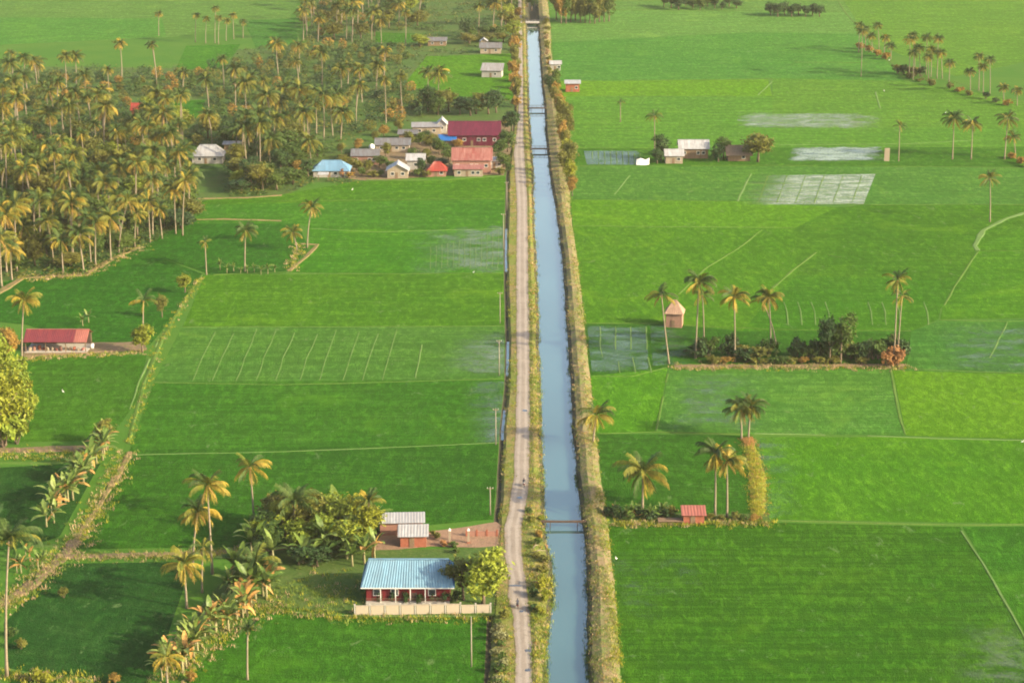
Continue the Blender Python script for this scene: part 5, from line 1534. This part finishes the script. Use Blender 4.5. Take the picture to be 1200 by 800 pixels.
house(556, 171, 19.0, 10.0, 4.4, 4.0, 'large village hall with dark maroon roof', 'roof_maroon', 'roof_maroon', nwin=5, name='hall', cat='building')
house(524, 173, 6.0, 4.5, 2.6, 1.3, 'lean-to under a bright blue tarpaulin roof', 'tarp_blue', 'wood', shed=True, name='lean_to', cat='shed', nwin=0, has_door=False)
house(553, 203, 13.5, 9.0, 5.0, 3.2, 'two-tier village house with faded striped red roof', 'roof_red', 'wall_pink', nwin=4)
house(549, 207, 10.0, 2.6, 2.6, 1.0, 'low red-roofed porch in front of the faded striped roof', 'roof_red', 'wall_cream', shed=True, name='porch', cat='porch', nwin=3)
house(512, 207, 6.4, 5.0, 2.5, 2.3, 'small house with vivid orange-red hipped roof', 'roof_orange', 'wall_pink', hip=2.2, nwin=1)
house(580, 197, 4.2, 3.5, 2.6, .6, 'tiny white hut at the roadside end of the village', 'roof_white', 'wall_white', shed=True, nwin=1, name='hut')
root = empty('water_tank', G(436, 186)); tag(root, 'white domed water tank on a frame above the pink-walled house', 'water tank')
b = MB(); b.tube([(0, 0, 3.6), (0, 0, 4.6), (0, 0, 5.2), (0, 0, 5.5)], [1.0, 1.05, .8, .3], 12); b.build('tank', M['white_paint'], root, True)
for sx in (-.6, .6):
    for sy in (-.6, .6):
        b = MB(); b.box((sx, sy, 1.8), (.14, .14, 3.7)); b.build('leg', M['steel'], root)
root = empty('canopy', G(379, 211)); tag(root, 'little white-topped canopy in front of the sky-blue roof', 'canopy')
b = MB(); b.corrugated((-1.9, -1.2, 2.1), (1.9, -1.2, 2.1), (1.9, 1.2, 2.6), (-1.9, 1.2, 2.6), 8); b.build('roof', M['roof_white'], root)
for sx in (-1.7, 1.7):
    for sy in (-1.0, 1.0):
        b = MB(); b.box((sx, sy, 1.05), (.12, .12, 2.2)); b.build('post', M['wood'], root)
# --- houses in the grove and far off
house(243, 192, 11.0, 7.5, 3.2, 3.0, 'white-roofed house standing alone inside the palm grove', 'roof_white', 'wall_white', hip=2.6, nwin=2)
house(272, 180, 6.0, 3.0, 3.4, .5, 'narrow pale shed roof beside the white-roofed grove house', 'roof_zinc', 'wood', shed=True, name='shed', cat='shed', nwin=0)
house(166, 137, 8.0, 6.0, 3.0, 2.0, 'orange-roofed hut among the grove palms', 'roof_orange', 'wall_brick', nwin=1, name='hut')
house(575, 63, 10.0, 6.0, 3.0, 1.8, 'far house with bluish-grey roof beside the road', 'roof_grey', 'wall_cream', nwin=2)
house(577, 91, 9.0, 6.0, 3.0, 2.4, 'far white slanting shed on the bright green pocket field', 'roof_zinc', 'wall_white', shed=True, nwin=1, rot=-.12, name='shed', cat='shed')
house(512, 54, 9.0, 6.0, 2.6, 1.2, 'far low grey-roofed house in front of the palm belt', 'roof_grey', 'wood', nwin=2)
house(651, 83, 4.6, 4.0, 3.2, 1.0, 'tiny white far hut near the canal bank', 'roof_white', 'wall_white', nwin=1, name='hut')
house(671, 108, 6.0, 4.0, 3.6, .8, 'small far hut with white roof and red wall on the canal bank', 'roof_white', 'wall_brick', shed=True, nwin=1, name='hut')
house(567, 56, 3.0, 3.0, 3.4, 1.0, 'tiny cream gable peeping behind the far bluish roof', 'roof_white', 'wall_cream', ridge='y', nwin=0, has_door=False, name='hut')
# --- right-hand farm
house(813, 186, 10.5, 6.5, 4.0, 2.3, 'grey-roofed farmhouse among trees in the right fields', 'roof_white', 'wood', nwin=3)
house(790, 192, 6.2, 5.0, 3.2, 1.6, 'lower wing with pale roof and cream wall beside the grey-roofed farmhouse', 'roof_white', 'wall_cream', nwin=1, side_win=False)
house(866, 189, 8.0, 6.0, 2.8, 2.4, 'weathered brown thatched hut beside the golden-olive tree', 'thatch', 'wood', nwin=1, name='hut', over=.9)
root = empty('plastic_sheet_tent', G(753, 193)); tag(root, 'crumpled white plastic sheet tent at the plot beside the farmhouse', 'tent')
b = MB()
pk = [(-2.4, -1.2, .1), (-1.0, -1.5, .2), (.8, -1.3, .1), (2.3, -1.0, .3), (-2.2, .2, 1.9), (-.8, 0, 2.4), (.9, .1, 1.8), (2.5, .3, 2.5), (-2.3, 1.5, .2), (-.9, 1.3, .3), (.8, 1.6, .2), (2.2, 1.3, .2)]
ids = [b.vert(p) for p in pk]
for j in range(2):
    for i in range(3): b.face((ids[j * 4 + i], ids[j * 4 + i + 1], ids[j * 4 + i + 5], ids[j * 4 + i + 4]))
b.build('sheet', M['white_paint'], root)
for x in (-2.2, 2.4):
    b = MB(); b.tube([(x, .2, -.1), (x, .2, 2.3)], [.05, .04], 5); b.build('pole', M['wood'], root)
# --- tall windowless salmon building
house(791, 384, 4.3, 4.2, 4.3, 2.6, 'tall narrow hut with pinkish walls and steep straw roof beside the leaning palm', 'straw', 'wall_salmon', hip=1.7, over=.45, rot=R(-10), name='hut', nwin=0, side_win=False)
# --- small red hut by the canal thicket
root = house(813, 614, 4.2, 2.8, 1.9, .8, 'small hut with dull pink roof and brick-red wall on the field edge', 'roof_shed_pale', 'wall_brick', shed=True, over=.4, nwin=0, side_win=False, name='hut')
root = empty('plank_platform', G(786, 612)); tag(root, 'low plank platform beside the small pink-roofed hut', 'platform')
for i in range(6):
    b = MB(); b.box((0, -.9 + i * .36, .62), (5.2, .32, .07)); b.build('plank', M['wood'], root)
for sx in (-2.3, 2.3):
    for sy in (-.7, .7):
        b = MB(); b.box((sx, sy, .28), (.16, .16, .66)); b.build('post', M['wood'], root)

# ------------------------------------------------------------------ poles, bridges, posts
def pole(px, py, ptop, label, group=None, arm=True):
    base = G(px, py); h = height_at(base, ptop)
    root = empty('utility_pole', base); tag(root, label, 'pole', group)
    b = MB(); b.tube([(0, 0, -.3), (0, 0, h * .5), (0, 0, h)], [.13, .11, .08], 8); b.build('shaft', M['pole'], root, True)
    if arm:
        b = MB(); b.box((0, 0, h - .4), (1.3, .1, .12)); b.build('crossarm', M['wood'], root)
        for x in (-.55, .55):
            b = MB(); b.tube([(x, 0, h - .34), (x, 0, h - .12)], [.05, .04], 6); b.build('insulator', M['white_paint'], root)
for px, py, pt in ((594, 246, 213), (590, 292, 250), (586, 379, 342), (585, 440, 398), (581, 521, 478), (574.5, 603, 570)):
    pole(px, py, pt, 'pale concrete pole in the line along the roadside ditch', 'roadside poles')
pole(552.5, 781, 722, 'pale bare pole standing in the rice below the panel fence', arm=False)
root = empty('tan_post', G(1039, 189)); tag(root, 'broad tan board post beside the flooded strip', 'post')
b = MB(); b.box((0, 0, 2.4), (1.9, .25, 4.9)); b.build('board', M['wall_cream'], root)
b = MB(); b.box((-.8, .25, 2.0), (.2, .2, 4.2)); b.box((.8, .25, 2.0), (.2, .2, 4.2)); b.build('brace', M['wood'], root)

def footbridge(py, label, width, rail=True, extra=0.8, thick=.12, mat='wood'):
    a = G(interp(T_CL, py), py, Z_WATER); c = G(interp(T_CR, py), py, Z_WATER)
    L = c.x - a.x + 2 * extra
    root = empty('footbridge', ((a.x + c.x) / 2, a.y, .45)); tag(root, label, 'bridge')
    n = max(6, int(L / .6)) if width > 1.2 else 0
    sag = .12
    if n:
        pl = MB(); pl.box((0, 0, 0), (L / n - .03, width, thick)); me = pl.mesh('plank', [M[mat]])
        for i in range(n): put('plank', me, root, (-L / 2 + L * (i + .5) / n, 0, .05))
    else:
        for s in (-1, 1):
            b = MB(); b.tube([(-L / 2, s * width * .25, .1), (0, s * width * .25, .1 - sag), (L / 2, s * width * .25, .1)], [.12, .13, .12], 6); b.build('log', M['dark_wood'], root)
    for s in (-1, 1):
        b = MB(); b.box((0, s * width * .45, -.08), (L, .14, .16)); b.build('beam', M['dark_wood'], root)
    for x in (-L * .3, L * .3):
        for s in (-1, 1):
            b = MB(); b.box((x, s * width * .42, -1.0), (.14, .14, 1.9)); b.build('pile', M['dark_wood'], root)
    if rail:
        for s in (-1, 1):
            b = MB(); b.box((0, s * width * .48, 1.0), (L, .07, .09)); b.build('handrail', M[mat], root)
            for x in (-L / 2 + .1, -L / 4, 0, L / 4, L / 2 - .1):
                b = MB(); b.box((x, s * width * .48, .5), (.08, .08, 1.0)); b.build('rail_post', M[mat], root)
footbridge(617, 'single thin log footbridge across the near canal by the dark thicket', .7, rail=False)
footbridge(178, 'railed plank footbridge level with the faded red village roof', 1.8, mat='dark_wood')
footbridge(130, 'railed plank footbridge level with the large maroon roof', 2.0, mat='dark_wood')
footbridge(29, 'wide grey bridge closing the far end of the canal', 5.0, mat='concrete', thick=.4)

# driftwood on the bank
for x, y, l, a in ((632, 646, 2.6, .3), (633, 682, 2.4, 2.7), (628, 640, 1.8, .9)):
    w = G(x, y, .9)
    b = MB(); b.tube([(-l / 2, 0, 0), (-.1, .1, .25), (l / 2, 0, .05)], [.13, .1, .05], 6); b.tube([(0, .05, .2), (.4, .3, .6)], [.07, .03], 5)
    tag(b.build('driftwood', M['trunk'], None, True, w, a), 'bleached dead branch lying on the bushes by the canal', 'branch', 'bleached branches by the canal')

# puddles and ruts on the road
random.seed(8)
for x, y, rx, ry in ((615, 481, .75, .7), (609, 583, .6, .6), (618.5, 762, .6, .6), (618.5, 785, .55, .6), (604, 686, 1.3, .35), (611, 716, .4, .5)):
    c = G(x, y, Z_ROAD); b = MB(); n = 18
    b.poly([(c.x + rx * math.cos(2 * math.pi * k / n) * random.uniform(.75, 1.2), c.y + ry * math.sin(2 * math.pi * k / n) * random.uniform(.75, 1.2), Z_ROAD + .062) for k in range(n)])
    tag(b.build('puddle', M['puddle']), kind='structure')

# ------------------------------------------------------------------ motorcycles with riders
def motorcycle(px, py, head, label):
    root = empty('motorcycle', G(px, py, Z_ROAD + .02), head); tag(root, label, 'motorcycle')
    for y in (-.62, .62):
        w = empty('wheel', (0, y, .29)); w.parent = root
        b = MB(); n = 14
        ring = []
        for k in range(n):
            a = 2 * math.pi * k / n
            for rr, xx in ((.29, -.045), (.29, .045), (.22, .045), (.22, -.045)): ring.append(b.vert((xx, rr * math.cos(a), rr * math.sin(a))))
        for k in range(n):
            for j in range(4):
                b.face((ring[k * 4 + j], ring[k * 4 + (j + 1) % 4], ring[((k + 1) % n) * 4 + (j + 1) % 4], ring[((k + 1) % n) * 4 + j]))
        b.build('tyre', M['black'], w)
        b = MB(); b.tube([(-.05, 0, 0), (.05, 0, 0)], [.05, .05], 8)
        for k in range(6):
            a = math.pi * k / 3; b.tube([(0, 0, 0), (0, .22 * math.cos(a), .22 * math.sin(a))], [.012, .012], 4)
        b.build('rim', M['steel'], w)
    b = MB(); b.tube([(0, -.55, .5), (0, -.2, .42), (0, .2, .38), (0, .42, .62), (0, .5, .85)], [.07, .13, .15, .1, .06], 8); b.build('body', M['red_paint'], root, True)
    b = MB(); b.tube([(0, -.65, .74), (0, -.3, .76), (0, .1, .70)], [.08, .14, .11], 8); b.build('seat', M['black'], root, True)
    b = MB(); b.tube([(0, .62, .29), (0, .5, .9)], [.035, .035], 6); b.build('fork', M['steel'], root)
    b = MB(); b.tube([(-.34, .40, 1.0), (0, .48, .95), (.34, .40, 1.0)], [.02, .025, .02], 6); b.build('handlebar', M['steel'], root)
    b = MB(); b.ball((0, .56, .86), (.09, .06, .09)); b.build('headlight', M['white_paint'], root, True)
    b = MB(); b.tube([(.14, .1, .28), (.15, -.7, .34)], [.04, .06], 6); b.build('exhaust', M['steel'], root)
    return root
def rider(px, py, head, label):
    root = empty('person', G(px, py, Z_ROAD + .02), head); tag(root, label, 'person')
    J = {'pelvis': (0, -.22, .86), 'belly': (0, -.20, 1.05), 'chest': (0, -.12, 1.28), 'neck': (0, -.07, 1.47), 'head': (0, -.03, 1.62), 'crown': (0, -.02, 1.74)}
    E = [('pelvis', 'belly'), ('belly', 'chest'), ('chest', 'neck'), ('neck', 'head'), ('head', 'crown')]
    rad = {'pelvis': .16, 'belly': .14, 'chest': .17, 'neck': .06, 'head': .10, 'crown': .07}
    for s, t in ((-1, 'l'), (1, 'r')):
        J.update({'sh' + t: (s * .19, -.1, 1.38), 'el' + t: (s * .28, .12, 1.16), 'wr' + t: (s * .30, .32, 1.03), 'hd' + t: (s * .31, .40, 1.01),
                  'hip' + t: (s * .11, -.2, .82), 'kn' + t: (s * .19, .22, .74), 'an' + t: (s * .17, .08, .33), 'toe' + t: (s * .17, .26, .28)})
        E += [('chest', 'sh' + t), ('sh' + t, 'el' + t), ('el' + t, 'wr' + t), ('wr' + t, 'hd' + t), ('pelvis', 'hip' + t), ('hip' + t, 'kn' + t), ('kn' + t, 'an' + t), ('an' + t, 'toe' + t)]
        rad.update({'sh' + t: .075, 'el' + t: .05, 'wr' + t: .035, 'hd' + t: .045, 'hip' + t: .10, 'kn' + t: .07, 'an' + t: .045, 'toe' + t: .045})
    ks = list(J); me = bpy.data.meshes.new('body')
    me.from_pydata([J[k] for k in ks], [(ks.index(a), ks.index(b)) for a, b in E], [])
    me.materials.append(M['shirt'])
    o = put('body', me, root)
    md = o.modifiers.new('skin', 'SKIN')
    sv = me.skin_vertices[0].data
    for i, k in enumerate(ks):
        sv[i].radius = (rad[k], rad[k])
        sv[i].use_root = (k == 'pelvis')
    o.modifiers.new('sub', 'SUBSURF').levels = 1
    b = MB(); b.ball((0, -.03, 1.66), (.15, .17, .16), 0, 10, 6); b.build('helmet', M['helmet'], root, True)
    b = MB(); b.ball((0, .10, 1.60), (.085, .06, .09), 0, 8, 5); b.build('face', M['skin'], root, True)
motorcycle(606.5, 711, 0.12, 'red motorcycle ridden along the gravel road past the round tree')
rider(606.5, 711, 0.12, 'person in dark clothes and helmet riding past the round tree')
motorcycle(614, 569, 3.25, 'red motorcycle on the gravel road between the log bridge and the canal-bank palm')
rider(614, 569, 3.25, 'person in dark clothes riding on the road short of the log bridge')

# ------------------------------------------------------------------ egrets in the fields
def egret(px, py, head, label, group):
    root = empty('egret', G(px, py, .1), head); tag(root, label, 'bird', group)
    b = MB()
    b.tube([(0, -.36, .42), (0, -.2, .48), (0, 0, .54), (0, .14, .60), (0, .2, .74), (0, .15, .88), (0, .2, 1.0), (0, .28, 1.02)], [.02, .09, .13, .09, .05, .035, .045, .03], 8)
    b.build('body', M['feather'], root, True)
    for s in (-1, 1):
        b = MB(); b.ball((s * .1, -.06, .54), (.04, .22, .1), 0, 8, 5); b.build('wing', M['feather'], root, True)
        b = MB(); b.tube([(s * .05, -.02, .44), (s * .05, .03, .22), (s * .05, 0, -.05)], [.02, .014, .014], 5); b.build('leg', M['black'], root)
    b = MB(); b.tube([(0, .27, 1.02), (0, .42, .99)], [.02, .005], 5); b.build('beak', M['beak'], root)
for x, y, lab in ((722, 657, 'white egret at the rice edge beside the near canal bank'), (555, 321, 'white egret on the thin bund below the flooded roadside plot'), (413, 224, 'white egret in the rice in front of the village'),
                  (1036, 108, 'white egret in the far rice near the lone leaning bund'), (1108, 134, 'white egret in the far rice behind the palm pair'), (1042, 72, 'white egret on the far bund between the palm clumps'), (74, 461, 'white egret in the rice below the red open shed'), (526, 87, 'white egret in the bright pocket field by the far white shed'), (1198, 520, 'white egret on the long bund of the bright streaked field')):
    egret(x, y, random.uniform(0, 6.28), lab, 'egrets in the rice')

# ------------------------------------------------------------------ haze: thin moist air over the whole plain
hz = NT('haze_air')
pv = hz.node('ShaderNodeVolumePrincipled')
pv.inputs['Color'].default_value = (0.96, 0.94, 0.80, 1)
pv.inputs['Density'].default_value = 0.000042
hz.link(pv.outputs[0], hz.out.inputs['Volume'])
b = MB(); b.box((0, 4300, 76.5), (6200, 9600, 163))
ho = tag(b.build('haze', hz.m), 'thin pale moist haze lying over the whole rice plain', 'haze', kind='stuff')
